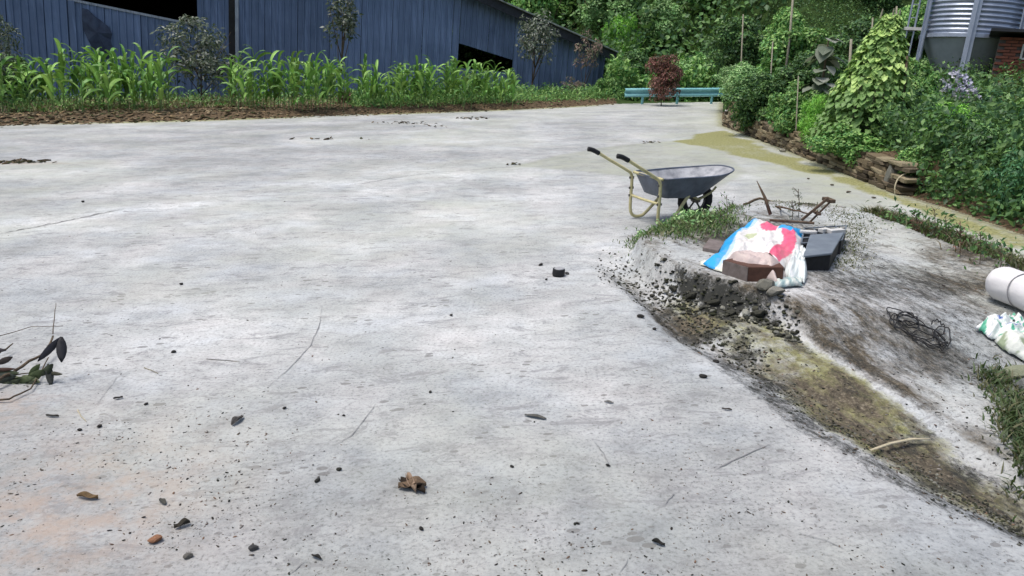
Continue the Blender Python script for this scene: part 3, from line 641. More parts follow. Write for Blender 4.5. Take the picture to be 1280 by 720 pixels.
# split bamboo strip across the gutter
m = MB(); A_ = [G(*q)+Vector((0, 0, .03)) for q in ((1087, 571), (1112, 561), (1138, 556), (1161, 556))]; o0 = A_[0].copy(); vs = []; fs = []
for k, p in enumerate(A_):
    wd = [.006, .011, .011, .006][k]
    for dy, dz in ((-1, 0), (0, .35), (1, 0), (0, -.5)): vs.append(p-o0+Vector((dy*wd*-.25, dy*wd*.97, dz*wd)))
    if k: fs += [((k-1)*4+i, (k-1)*4+(i+1) % 4, k*4+(i+1) % 4, k*4+i) for i in range(4)]
m.add(vs, fs+[(0, 3, 2, 1), (12, 13, 14, 15)]); o = m.build('bamboo_strip', 'bamboo', None, True); o.location = o0; tag(o, 'pale split bamboo strip lying across the muddy gutter', 'bamboo strip')
sweep('straw', [(97, 513), (101, 521), (108, 528)], .003, 'bamboo', 'short pale straw left of the dark clods', 'straw', 5)
sweep('stick', [(180, 460), (190, 464), (198, 468)], .003, 'palebark', 'short grey stick right of the twig leaves', 'stick', 5)
sweep('grass_stem', [(258, 449), (285, 451), (300, 453)], .002, 'palebark', 'long thin dry stem on the left slab', 'stem', 5)
# fallen branch with dark leaves at the left edge
br = empty('fallen_branch', G(30, 478), 'fallen leafy branch with dark drooping leaves at the left edge', 'branch')
for k, pix in enumerate([[(-60, 512), (0, 486, .03), (30, 470, .04), (60, 452, .05), (70, 440, .08)], [(-50, 470), (0, 450, .03), (18, 440, .04)], [(-20, 430), (0, 425, .02), (40, 412, .015), (79, 408, .0)],
                         [(-40, 505), (12, 503, .01), (40, 490, .01), (62, 455, .03)], [(-60, 440), (-10, 462, .03), (20, 480, .02)], [(-60, 490), (0, 476, .02), (66, 470, .02)]]):
    sweep('twig', pix, [.011, .008, .003, .006, .006, .005][k], 'bark', None, None, 6, root=br, seed=k)
M['darkleaf'] = colmat('dark_leaf', .6, .3, 40, .5)
def bladeleaf(base, tip, width, col, root, name='leaf', droop=.0, n=6):
    d = tip-base; s_ = d.cross(-AZ if False else (CAM-base)).normalized()*-1; V_, F_ = [], []
    for i in range(n):
        t = i/(n-1); w_ = width*math.sin(math.pi*(.05+.93*t))**.8*.5; c = base+d*t+UP*(-droop*t*t+droop*t)
        V_ += [c-s_*w_, c+(CAM-base).normalized()*width*-.12, c+s_*w_]
        if i: F_ += [(3*i-3, 3*i-2, 3*i+1, 3*i), (3*i-2, 3*i-1, 3*i+2, 3*i+1)]
    m = MB(); m.add([root.matrix_basis.inverted()@v for v in V_], F_, col); o = m.build(name, 'darkleaf', root, True); o.modifiers.new('s', 'SOLIDIFY').thickness = .0015; return o
ref = G(60, 478)
def near(px, py, lift): p = G(px, py+0); return p
def lf(x0, y0, x1, y1, wpx, col, dd=0):
    a = atd(x0, y0, depth(ref)+dd); b = atd(x1, y1, depth(ref)+dd-.03); bladeleaf(a, b, wpx*depth(ref)/FPX, col, br)
for q in [(77, 421, 47, 452, 9, (.03, .03, .04)), (77, 421, 77, 453, 12, (.025, .025, .03)), (60, 455, 64, 483, 9, (.03, .035, .03)), (66, 455, 52, 470, 9, (.04, .05, .025)), (60, 466, 78, 468, 5, (.05, .05, .03)), (-10, 475, 20, 470, 13, (.035, .045, .035)),
          (-12, 463, 20, 461, 5, (.06, .03, .02)), (14, 470, 32, 486, 12, (.26, .30, .17)), (30, 480, 55, 462, 12, (.09, .12, .05)), (-5, 500, 30, 482, 10, (.07, .06, .03)), (20, 494, 46, 476, 9, (.06, .07, .04)), (-15, 437, 8, 438, 6, (.04, .035, .04)), (36, 470, 50, 455, 8, (.12, .16, .07)), (2, 490, 24, 497, 9, (.13, .11, .06)), (40, 488, 62, 481, 6, (.05, .05, .035)), (-8, 492, 26, 474, 11, (.05, .065, .035)), (10, 478, 44, 472, 9, (.10, .13, .06)), (22, 500, 50, 486, 8, (.04, .04, .03)), (-4, 455, 16, 446, 8, (.05, .04, .035)), (0, 484, 34, 492, 9, (.20, .22, .13)), (44, 476, 58, 494, 7, (.04, .05, .03)), (-10, 468, 24, 466, 8, (.07, .09, .045)), (-14, 508, 22, 500, 8, (.09, .07, .04)), (28, 470, 50, 478, 9, (.14, .17, .09))]: lf(*q)
sweep('twig', [(70, 440, .10), (74, 420, .14), (76, 412, .16)], .003, 'bark', None, None, 5, root=br)

# ------------------------------------------------------------------ wheelbarrow
M['cream'] = simple('cream_paint', (.55, .50, .27), (.40, .36, .19), 18, .55, .35, .2, .002)
M['tray_out'] = simple('grey_tray_paint', (.125, .15, .20), (.06, .07, .095), 6, .5, .4, .15, .003)
M['tray_in'] = simple('cement_dust', (.42, .43, .45), (.17, .18, .20), 9, .85, .2, .3, .003)
M['tyre'] = simple('tyre', (.025, .025, .027), (.012, .012, .013), 60, .75)
M['rim'] = simple('wheel_rim', (.20, .19, .17), (.08, .07, .06), 30, .6)
foot_n, foot_f = uv0(817, 285.5), uv0(793, 273.5)
mid_ = (Vector((*foot_n, 0))+Vector((*foot_f, 0)))/2; wc = Vector((*uv0(870, 277.5), 0)); yaw = math.radians(20)
bz = max(H1(wc.x, wc.y), H1(mid_.x, mid_.y))-.004
wb = empty('wheelbarrow', Vector((mid_.x, mid_.y, bz)), 'grey steel wheelbarrow with cream frame and black grips beside the rubbish pile', 'wheelbarrow', None, rz(yaw))
HW = .27
def bt(name, pts, r, mat='cream', n=10): m = MB(); m.tube(smooth(pts), r, n); return m.build(name, mat, wb, True)
def smooth(pts, k=6):
    P = [Vector(p) for p in pts]; out = []
    for i in range(len(P)-1):
        a, b, c, d = P[max(i-1, 0)], P[i], P[i+1], P[min(i+2, len(P)-1)]
        for t in range(k):
            t /= k; out.append(.5*((2*b)+(c-a)*t+(2*a-5*b+4*c-d)*t*t+(3*b-a-3*c+d)*t**3))
    return out+[P[-1]]
for sg in (1, -1):
    bt('frame_tube', [(-.37, sg*.295, .655), (-.26, sg*.29, .59), (-.06, sg*HW, .475), (-.012, sg*HW, .435), (0, sg*HW, .36), (-.005, sg*HW, .22), (-.005, sg*(HW-.005), .08), (.03, sg*(HW-.01), .022), (.10, sg*(HW-.02), .016), (.16, sg*(HW-.03), .055), (.34, sg*(HW-.07), .26), (.40, sg*(HW-.08), .30)], .0155)
    bt('grip', [(-.47, sg*.298, .69), (-.42, sg*.297, .678), (-.355, sg*.294, .645)], .022, 'black')
    bt('wheel_fork', [(.36, sg*.17, .295), (.46, sg*.10, .25), (.56, sg*.055, .20)], .013)
    bt('wheel_guard_strut', [(.56, sg*.06, .20), (.66, sg*.10, .27), (.70, sg*.13, .33)], .011)
bt('cross_brace', [(0, -HW, .225), (0, 0, .222), (0, HW, .225)], .013); bt('rear_rail', [(.02, -HW, .452), (.02, 0, .452), (.02, HW, .452)], .014)
bt('axle', [(.56, -.075, .19), (.56, 0, .19), (.56, .075, .19)], .012, 'rim')
# bolts
m = MB()
for sg in (1, -1):
    for z_ in (.40, .30, .225): m.box((-.004, sg*HW, z_), (.05, .014, .022))
m.build('bracket', 'rim', wb)
# tray
rimp = [(.03, .255, .455), (.20, .30, .458), (.45, .325, .462), (.66, .30, .468), (.82, .21, .485), (.89, .09, .498)]
botp = [(.09, .17, .27), (.20, .19, .262), (.36, .19, .255), (.50, .155, .265), (.60, .10, .29), (.64, .04, .31)]
def ring(pts): return [Vector(p) for p in pts] + [Vector((x, -y, z)) for x, y, z in reversed(pts)]
def loopsm(P, k=4):
    out = []; n_ = len(P)
    for i in range(n_):
        a, b, c, d = P[(i-1) % n_], P[i], P[(i+1) % n_], P[(i+2) % n_]
        for t in range(k):
            t /= k; out.append(.5*((2*b)+(c-a)*t+(2*a-5*b+4*c-d)*t*t+(3*b-a-3*c+d)*t**3))
    return out
Rm, Bt = loopsm(ring(rimp)), loopsm(ring(botp)); N_ = len(Rm)
cen = Vector((.38, 0, .257))
def shell(off, name, mat, flip):
    m = MB(); vs = []; fs = []
    lv = [0, .25, .5, .75, .93, 1]
    for t in lv:
        for a, b in zip(Rm, Bt):
            p = a.lerp(b, t); o_ = (p-Vector((cen.x, 0, p.z))).normalized()*off; vs.append(p+o_+Vector((0, 0, (-.004 if off > 0 else 0)-.0*t)))
    for t in (.6, .25):
        for b in Bt: vs.append(cen.lerp(b, t)+Vector((0, 0, -.006 if off > 0 else 0)))
    vs.append(cen+Vector((0, 0, -.006 if off > 0 else 0))); rows = len(lv)+2
    for r_ in range(rows-1):
        for k in range(N_):
            f = (r_*N_+k, r_*N_+(k+1) % N_, (r_+1)*N_+(k+1) % N_, (r_+1)*N_+k); fs.append(f if flip else f[::-1])
    for k in range(N_): fs.append(((rows-1)*N_+k, (rows-1)*N_+(k+1) % N_, len(vs)-1))
    m.add(vs, fs); return m.build(name, mat, wb, True)
shell(.004, 'tray', 'tray_out', True); shell(-.002, 'tray_lining', 'tray_in', False)
m = MB(); m.tube([*Rm, Rm[0]], .0085, 8); o = m.build('tray_rim', 'tray_out', wb, True)
# wheel: tyre torus, rim ring, spokes
wh = MB(); Rw, rw = .148, .042; vs = []; fs = []
for i in range(40):
    a = 2*math.pi*i/40
    for j_ in range(12):
        b = 2*math.pi*j_/12; rr = Rw+rw*math.cos(b)+( .004 if (i % 2 and abs(b-math.pi) > 2) else 0); vs.append((.56+rr*math.cos(a), .038*math.sin(b), .19+rr*math.sin(a)))
for i in range(40):
    for j_ in range(12): fs.append((i*12+j_, i*12+(j_+1) % 12, ((i+1) % 40)*12+(j_+1) % 12, ((i+1) % 40)*12+j_))
wh.add(vs, fs); wheel = wh.build('wheel', 'tyre', wb, True)
m = MB(); m.tube([(.56+.108*math.cos(a), 0, .19+.108*math.sin(a)) for a in np.linspace(0, 2*math.pi, 33)], .012, 8); m.build('rim', 'rim', wheel, True)
for k in range(5):
    a = 2*math.pi*k/5+.3; m = MB(); m.tube([(.56+.02*math.cos(a), 0, .19+.02*math.sin(a)), (.56+.105*math.cos(a), 0, .19+.105*math.sin(a))], .010, 6); m.build('spoke', 'rim', wheel, True)
m = MB(); m.tube([(.56, -.04, .19), (.56, .04, .19)], .028, 12); m.build('hub', 'rim', wheel, True)

# ------------------------------------------------------------------ rubbish pile
def cloth(name, corners, nu, nvv, dome, wr, colf, mat, label, cat, seed=0, sag=0, thick=.004, wedge=None):
    P00, P10, P11, P01 = corners; o0 = (P00+P11)/2; V_ = np.zeros((nu, nvv, 3)); Cc = np.zeros((nu, nvv, 3))
    a_, b_ = np.meshgrid(np.linspace(0, 1, nu), np.linspace(0, 1, nvv), indexing='ij')
    nx_ = (fbm(a_*3+seed, b_*3, .9, 45, 3)-.5)*.22
    ea = a_+nx_*np.sin(math.pi*b_)*.5*0 + .05*np.sin(b_*9+seed)*(a_-.5)*2; eb = b_+.05*np.sin(a_*8+seed*2)*(b_-.5)*2
    for k in range(3): V_[..., k] = (1-ea)*(1-eb)*P00[k]+ea*(1-eb)*P10[k]+ea*eb*P11[k]+(1-ea)*eb*P01[k]-o0[k]
    D = np.clip(np.minimum.reduce([a_, 1-a_, b_, 1-b_])*4, 0, 1); D = D*(2-D)
    f1 = fbm(a_+seed, b_*1.6+a_, .34, 47+seed % 7, 5); f2 = 1-np.abs(fbm(a_*1.3+b_*.8+seed, b_*.7-a_, .22, 51+seed % 5, 4)*2-1)*2.2
    base = Hf(V_[..., 0]+o0.x, V_[..., 1]+o0.y)-o0.z
    V_[..., 2] = base + .012 + D*dome*(.75+.5*f1) + wr*(f1-.5)*2*(.35+D) + wr*np.clip(f2, -.5, 1)*.8*(.3+D) + wr*.45*(1-np.abs(fbm(a_*2+b_+seed, b_*2-a_, .16, 57, 3)*2-1)*3)*(.4+D)
    for i in range(nu):
        for j_ in range(nvv): Cc[i, j_] = colf(a_[i, j_], b_[i, j_])
    i, j_ = np.meshgrid(np.arange(nu-1), np.arange(nvv-1), indexing='ij'); q = (i*nvv+j_).ravel()
    o = arrmesh(name, V_.reshape(-1, 3), np.stack([q, q+nvv, q+nvv+1, q+1], 1), Cc.reshape(-1, 3), mat, None, True); o.location = o0
    o.modifiers.new('s', 'SOLIDIFY').thickness = thick; return tag(o, label, cat)
def plastic(name, rough=.45):
    m, n, b = newmat(name, rough, .4); a = nd(n, 'ShaderNodeAttribute', attribute_name='Col'); v = objvec(n)
    L(n, mix(n, ramp(n, noise(n, 9, 5, .7, v), (.50, g3(0)), (.68, g3(.35))), a.outputs['Color'], (.33, .30, .24)), b.inputs['Base Color']); bump(n, b, noise(n, 22, 4, .6, v), .5, .012); return m
M['woven'] = plastic('woven_plastic')
def sackcol(a, b):
    e = .03*math.sin(b*11)+.02*math.sin(a*23)
    if a < .21+e*.6 or (b > .74+e*.4 and a > .60): return (.02, .34, .72)
    if a < .25+e: return (.45, .62, .80)
    if b > .62+e and .36 < a < .58 and (b-.60)*.8 > abs(a-.47)-.03: return (.80, .13, .24)
    if b > .95: return (.02, .34, .72)
    if .72 < a+e*.6+(b-.5)*.16 < .90 and .15 < b < .88: return (.80, .12, .22)
    if a > .88: return (.72, .72, .72)
    if .30 < a < .42 and .40 < b < .52: return (.50, .55, .35)
    return (.76, .735, .71)
cs = [G(878, 334), G(978, 350), G(1016, 300), G(930, 286)]
sack = cloth('feed_sack', cs, 80, 64, .10, .011, sackcol, 'woven', 'blue, white and pink woven plastic feed sack draped over the pile', 'feed sack', 3)
def boxthing(name, pts_base, height, mat, label, cat, inset=0.0, bevel=.006, lid=None, dz=0, taper=0):
    P = [Vector(p) for p in pts_base]; o0 = sum(P, Vector())/4; z0 = min(p.z for p in P)+dz; o0.z = z0; m = MB()
    b = [Vector((p.x-o0.x, p.y-o0.y, 0)) for p in P]; t = [Vector((q.x*(1-taper), q.y*(1-taper), height)) for q in b]
    m.add(b+t, [(3, 2, 1, 0), (4, 5, 6, 7), (0, 1, 5, 4), (1, 2, 6, 5), (2, 3, 7, 6), (3, 0, 4, 7)])
    if lid:
        e = empty(name, o0, label, cat); m.build('body', mat, e, False, bevel); return e, t, height
    o = m.build(name, mat, None, False, bevel); o.location = o0; return tag(o, label, cat)
M['brownwood'] = simple('brown_wood', (.115, .055, .038), (.06, .03, .022), 14, .7, .3, .4, .004, (1, 4, 1))
M['greywood'] = simple('grey_wood', (.19, .16, .15), (.12, .10, .09), 18, .8, .2, .4, .004)
M['oldwood'] = simple('old_wood', (.14, .10, .07), (.05, .04, .03), 22, .9, .1, .5, .005)
M['bluegrey'] = simple('grey_plastic', (.17, .20, .23), (.12, .14, .17), 9, .5, .4, .2, .004, c3=(.26, .28, .30))
M['paleplastic'] = simple('pale_plastic', (.60, .60, .58), (.42, .42, .40), 15, .6)
# brown box, corner towards the camera
zc = .0
pb = [G(905, 343), G(935, 354), G(980, 352), G(960, 330)]
bx, tpts, hh = boxthing('wooden_box', [G(903, 342), G(934, 352), G(978, 356), G(960, 334)], .115, 'brownwood', 'dark brown wooden box under the front edge of the feed sack', 'box', lid=True)
m = MB(); a_, b_ = tpts[0], tpts[1]; n_ = (b_-a_); nn = Vector((n_.y, -n_.x, 0)).normalized()
vs = [a_+nn*.005-Vector((0, 0, hh-.004)), b_+nn*.005-Vector((0, 0, hh-.004)), b_+nn*.005-Vector((0, 0, .004)), a_+nn*.005-Vector((0, 0, .004))]; m.add(vs+[v-nn*.004 for v in vs], [(0, 1, 2, 3), (7, 6, 5, 4), (0, 3, 7, 4), (1, 5, 6, 2), (3, 2, 6, 7), (0, 4, 5, 1)]); m.build('end_panel', 'greywood', bx)
cloth('dusty_rag', [G(903, 342, 0), G(974, 360, 0), G(984, 345, 0), G(908, 331, 0)], 34, 24, .108, .012, lambda a, b: (.52, .43, .41), 'woven', 'pinkish grey dusty cloth on top of the brown wooden box', 'cloth', 9)
# black tub with grey lid, and second dark tub behind
tb, tp, hh = boxthing('plastic_tub', [G(1004, 338), G(1036, 338), G(1050, 313), G(1012, 311)], .115, 'black', 'black tub with blue grey lid right of the feed sack', 'tub', lid=True)
m = MB(); R_ = [Vector((q.x*1.10, q.y*1.10, hh+.002)) for q in tp]; m.add(R_+[q+Vector((0, 0, .016)) for q in R_], [(3, 2, 1, 0), (4, 5, 6, 7), (0, 1, 5, 4), (1, 2, 6, 5), (2, 3, 7, 6), (3, 0, 4, 7)]); m.build('lid', 'bluegrey', tb, False, .005)
tb2, tp, hh = boxthing('crate', [G(1000, 318), G(1050, 318), G(1056, 300), G(1004, 298)], .105, 'black', 'black crate with pale clutter behind the lidded tub', 'crate', lid=True)
m = MB()
for k in range(5): t = k/4; a_ = tp[0].lerp(tp[1], t); b_ = tp[3].lerp(tp[2], t); m.tube([a_+Vector((0, 0, .012)), b_+Vector((0, 0, .014))], .006, 5)
for k in range(4): t = k/3; a_ = tp[0].lerp(tp[3], t); b_ = tp[1].lerp(tp[2], t); m.tube([a_+Vector((0, 0, .010)), b_+Vector((0, 0, .012))], .006, 5)
m.build('grid_top', 'bluegrey', tb2)
m = MB(); m.box((.10, .02, hh+.03), (.13, .06, .03), rz(.3)); m.box((-.12, .0, hh+.028), (.12, .05, .02), rz(-.2)); m.box((.02, .05, hh+.03), (.08, .05, .03), rz(.5)); m.build('pale_tray', 'paleplastic', tb2, False, .004)
boxthing('dark_block', [G(878, 314), G(898, 318), G(906, 308), G(886, 304)], .04, 'greywood', 'small dark wooden block at the left end of the feed sack', 'block')
# frames, stick, rags
fr = empty('broken_frame', G(1003, 300), 'dark broken wooden frame leaning up behind the black crate', 'broken frame')
def fbar(p0, p1, w_, name, mat='oldwood', root=fr, dq=0, dp=None):
    dp = dp or depth(G(1003, 300)); a = atd(*p0, dp+.12+dq); b = atd(*p1, dp+dq); d = (b-a); R = d.to_track_quat('X', 'Z').to_matrix(); m = MB(); inv = root.matrix_basis.inverted()
    m.box((0, 0, 0), (d.length, w_, w_*.55)); o = m.build(name, mat, root, False, .003); o.matrix_basis = inv @ T((a+b)/2, R); return o
fbar((1002, 275), (1036, 247), .035, 'long_bar'); fbar((1012, 278), (1040, 250), .028, 'long_bar', dq=.05); fbar((1031, 248), (1041, 252), .05, 'end_bar', dq=.02); fbar((1018, 264), (1024, 268), .035, 'end_bar', dq=.04)
fbar((962, 275), (1018, 279), .03, 'long_bar', dq=.0)
dpp = depth(G(960, 300)); a, b = atd(963, 268, dpp+.1), atd(946, 226, dpp+.16); m = MB(); m.tube([Vector((0, 0, 0)), (b-a)*.5+Vector((.01, 0, 0)), b-a], [.014, .012, .003], 7); o = m.build('pointed_stick', 'oldwood', None, True); o.location = a; tag(o, 'pointed dark stick poking up from behind the feed sack', 'stick')
for k, (pix, rad, lab) in enumerate([([(930, 262, .04), (948, 258, .07), (968, 262, .06), (975, 270, .04)], .016, 'twisted brown root lying behind the feed sack'), ([(925, 270, .03), (950, 266, .08), (985, 270, .05), (1010, 276, .05)], .013, 'long dark stick lying behind the feed sack')]):
    sweep('dry_root', pix, rad, 'oldwood' if k else 'bark', lab, 'root', 7, seed=k+3)
cloth('plastic_film', [G(978, 350), G(1006, 356), G(1012, 325), G(992, 318)], 30, 26, .07, .022, lambda a, b: (.62, .68, .68) if (a*3+b*5) % 1.3 > .25 else (.80, .80, .80), 'woven', 'crumpled pale plastic film between the feed sack and the black tub', 'plastic film', 12)
cloth('plastic_film', [G(960, 362), G(1004, 360), G(1000, 350), G(966, 353)], 24, 10, .018, .012, lambda a, b: (.30, .42, .42) if (a*4+b) % 1 > .5 else (.62, .66, .62), 'woven', 'flat greenish plastic scrap in front of the black tub', 'plastic scrap', 15)
cloth('white_board', [G(874, 332), G(905, 343), G(908, 338), G(880, 326)], 14, 6, .012, .003, lambda a, b: (.70, .72, .62), 'woven', 'pale flat board sliver sticking out left of the brown box', 'board', 17)

# ------------------------------------------------------------------ right edge: rolled sheet, plastic, stone, wire
M['white'] = simple('white_sheet', (.74, .735, .73), (.66, .65, .66), 5, .55, .35, .35, .012, c3=(.78, .78, .77))
a, b = G(1240, 372), G(1345, 428); ax = (b-a); ax.z = 0; ln = ax.length; ax.normalize(); rr = .118
rl = empty('rolled_sheet', a, 'white rolled plastic sheet tied with string at the right edge', 'roll'); side = Vector((-ax.y, ax.x, 0)); m = MB(); vs = []; fs = []; n1_, n2_ = 20, 40
for i in range(n1_):
    t = i/(n1_-1); r_ = rr*(min(1, .55+.9*math.sqrt(max(t*3, 0)))*(1-.05*(abs(t-.38) < .03)))
    for j_ in range(n2_):
        an = 2*math.pi*j_/n2_; r2 = r_*(1+.025*math.sin(an*3+t*4)+.012*math.sin(an*9+t*13)); vs.append(ax*(t*ln) + side*math.cos(an)*r2 + Vector((0, 0, rr+math.sin(an)*r2*.92)) + Vector((0, 0, (H1(*(a+ax*t*ln).xy)-a.z))))
    if i: fs += [((i-1)*n2_+j_, (i-1)*n2_+(j_+1) % n2_, i*n2_+(j_+1) % n2_, i*n2_+j_) for j_ in range(n2_)]
vs.append(sum((vs[k] for k in range(n2_)), Vector())/n2_-ax*.03); fs += [((j_+1) % n2_, j_, len(vs)-1) for j_ in range(n2_)]
m.add(vs, fs); m.build('roll_body', 'white', rl, True)
def ringat(t, r_, mat, name):
    m = MB(); off = H1(*(a+ax*t*ln).xy)-a.z; m.tube([ax*(t*ln+.012*math.sin(k*.4)) + side*math.cos(2*math.pi*k/30)*(rr*1.03) + Vector((0, 0, rr+off+math.sin(2*math.pi*k/30)*rr*.955)) for k in range(31)], r_, 6); m.build(name, mat, rl, True)
M['string'] = simple('string', (.30, .30, .31), (.2, .2, .2), 50); ringat(.36, .0035, 'string', 'string'); ringat(.80, .006, 'black', 'string')
def trashcol(a, b):
    v = vn(np.array([a]), np.array([b]), .13, 60)[0]; v2 = vn(np.array([a]), np.array([b]), .09, 61)[0]
    if v2 > .72: return (.10, .42, .28)
    if v > .80: return (.02, .07, .38)
    if v < .14: return (.03, .03, .035)
    return (.72, .75, .74) if v2 > .3 else (.50, .58, .56)
cloth('plastic_wrapper', [G(1214, 414), G(1262, 436), G(1330, 440), G(1262, 402)], 44, 34, .05, .028, trashcol, 'woven', 'crumpled white, green and blue plastic wrapping below the white roll', 'plastic wrapping', 5)
cloth('plastic_wrapper', [G(1240, 428), G(1300, 470), G(1345, 460), G(1300, 425)], 34, 30, .05, .025, lambda a, b: (.62, .65, .60) if trashcol(a, b)[0] > .1 else (.28, .34, .22), 'woven', 'pale dirty plastic sheet lying under the bright wrapping, right edge', 'plastic sheet', 6)
p = G(1272, 470); thingmesh(rockmesh(301, (.30, .32, .22), .45, 3), 'flat_stone', p+Vector((0, 0, .03)), rz(.3), (.20, .12, .12), 'flat pale mossy stone at the right edge below the plastic', 'stone')
p = G(1278, 488); thingmesh(rockmesh(302, (.20, .21, .20), .7, 3), 'grey_stone', p+Vector((0, 0, .03)), rz(1.3), (.12, .10, .10), 'rounded grey stone at the right edge under the flat one', 'stone')
wt = empty('wire_tangle', G(1145, 415), 'tangle of dark wire lying on the concrete apron', 'wire'); R8 = random.Random(8)
for (cx_, cy_, rx, ry, tu) in [(1140, 412, 26, 11, 1.6), (1150, 420, 32, 9, 1.4), (1178, 424, 10, 12, 1.2), (1135, 405, 14, 9, 1.7), (1128, 400, 20, 7, 1.0), (1160, 430, 22, 7, 1.3), (1172, 415, 8, 9, .8)]:
    pts = []; ph = R8.uniform(0, 6); n_ = 26
    for k in range(n_):
        an = ph + tu*2*math.pi*k/n_; q = G(cx_+rx*math.cos(an)*(1+.1*math.sin(k)), cy_+ry*math.sin(an)+.4*rx*math.cos(an)*.9); pts.append(wt.matrix_basis.inverted()@(q+Vector((0, 0, .01+.025*R8.random()))))
    m = MB(); m.tube(smooth(pts, 3), .0032, 5); m.build('wire', 'black', wt, True)
# ------------------------------------------------------------------ foliage
M['leaf'] = leafmat('leaf', .5, .28, .35); M['leafdull'] = leafmat('leaf_dull', .7, .2, .2)
PAL = {'dark': [(.020, .055, .020), (.035, .085, .028), (.055, .120, .035), (.09, .17, .05)], 'mid': [(.035, .10, .028), (.06, .15, .035), (.10, .20, .05), (.16, .26, .08)],
       'bright': [(.07, .20, .03), (.12, .30, .04), (.18, .36, .06)], 'light': [(.07, .15, .05), (.12, .22, .08), (.20, .30, .13)], 'red': [(.12, .05, .045), (.20, .085, .07), (.30, .15, .12), (.07, .05, .03)],
       'grey': [(.05, .075, .045), (.10, .13, .09), (.17, .20, .15), (.24, .26, .22)], 'pink': [(.20, .15, .12), (.30, .22, .19), (.12, .15, .09)], 'blue': [(.02, .065, .028), (.03, .10, .04), (.055, .15, .06)],
       'vine': [(.16, .27, .08), (.24, .37, .11), (.33, .46, .15), (.11, .20, .06)], 'corn': [(.08, .20, .04), (.13, .28, .055), (.19, .35, .08)]}
_MUL = dict(vine=1.7, grey=1.3, pink=1.25, red=1.2, corn=1.35, dark=1.9, blue=2.0, mid=2.3, light=2.3, bright=2.0)
for _k in PAL: PAL[_k] = [tuple(min(.8, x*(1.0, .97, 1.0)[i3]*_MUL[_k]) for i3, x in enumerate(c)) for c in PAL[_k]]
def leaves(P, D, N, size, asp, col, fold=.18):
    P, D, N = map(lambda a: np.asarray(a, float), (P, D, N)); D /= np.linalg.norm(D, axis=1, keepdims=True)+1e-9
    S = np.cross(D, N); S /= np.linalg.norm(S, axis=1, keepdims=True)+1e-9; N2 = np.cross(S, D); sz = np.asarray(size)[:, None]
    w_ = sz*asp*.5; V_ = np.stack([P, P+D*sz*.45+S*w_+N2*w_*fold, P+D*sz-N2*sz*.10, P+D*sz*.45-S*w_+N2*w_*fold], 1).reshape(-1, 3)
    n = len(P); b = np.arange(n)[:, None]*4; F = np.concatenate([b+np.array([[0, 1, 2]]), b+np.array([[0, 2, 3]])], 0); return V_, F, np.repeat(col, 4, 0)
def crownmesh(name, n, leaf, pal, seed, rad=(1, 1, 1), clumps=26, asp=.55, droop=.3, mat='leaf', cl=(.22, .42), fill=.75, bottom=-.55, up=.5, stretchy=1.0):
    r = np.random.RandomState(seed); c = r.normal(size=(clumps, 3)); c /= np.linalg.norm(c, axis=1, keepdims=True)
    c *= (fill*r.uniform(.35, 1.05, (clumps, 1))); c[:, 2] = np.where(c[:, 2] < bottom, bottom*r.uniform(.3, 1, clumps), c[:, 2])
    cr = r.uniform(*cl, clumps); ct = r.uniform(.75, 1.25, clumps); k = r.choice(clumps, n, p=cr**2/np.sum(cr**2))
    d = r.normal(size=(n, 3)); d[:, 2] = np.abs(d[:, 2])*np.where(r.rand(n) < .72, 1, -1); d /= np.linalg.norm(d, axis=1, keepdims=True)
    P = c[k] + d*(cr[k]*r.uniform(.55, 1.12, n)**.7)[:, None]; P = P*np.array(rad)
    N_ = d+np.array([0, 0, up])+r.normal(size=(n, 3))*.45; D = r.normal(size=(n, 3)); D -= N_*((D*N_).sum(1)/(N_*N_).sum(1))[:, None]; D[:, 2] -= droop; D += d*.35
    pa = np.array(PAL[pal]); col = pa[r.randint(len(pa), size=n)]*r.uniform(.8, 1.2, (n, 1))*ct[k][:, None]
    V_, F_, C_ = leaves(P, D, N_, leaf*r.uniform(.6, 1.3, n), asp, col); return arrmesh(name, V_, F_, C_), mat
def limbs(m, base, topz, r0, rad, seed, n=7, lean=(0, 0)):
    R_ = random.Random(seed); b = Vector(base); t = Vector((lean[0], lean[1], topz)); mids = [b.lerp(t, k/5)+Vector((R_.uniform(-1, 1), R_.uniform(-1, 1), 0))*r0*1.2*(k > 0) for k in range(6)]
    m.tube(mids, [r0*(1-.14*k) for k in range(6)], 7)
    for k in range(n):
        s_ = mids[R_.randint(2, 5)]; a = R_.uniform(0, 6.28); e = Vector((math.cos(a)*rad[0]*.7, math.sin(a)*rad[1]*.7, t.z+R_.uniform(-.1, .6)*rad[2])); mm = s_.lerp(e, .5)+Vector((0, 0, -.08*rad[2])); m.tube([s_, mm, e], [r0*.45, r0*.3, r0*.1], 5)
def plantproto(key, kind, n, leaf, pal, seed, rad=(1, 1, 1), cz=1.0, trunk=.06, bark='bark', tz=None, nl=7, **kw):
    """unit plant: ground at z=0, crown centre at z=cz"""
    me, mat = crownmesh('crown', n, leaf, pal, seed, rad, **kw); me.transform(Matrix.Translation((0, 0, cz))); me.materials.clear(); me.materials.append(M[mat])
    m = MB(); limbs(m, (0, 0, -.25), tz or cz, trunk, rad, seed, nl); tm = bpy.data.meshes.new('trunk'); tm.from_pydata(m.v, [], m.f); tm.materials.append(M[bark]); tm.polygons.foreach_set('use_smooth', [True]*len(tm.polygons))
    PROTO[key] = (kind, me, tm)
PROTO = {}
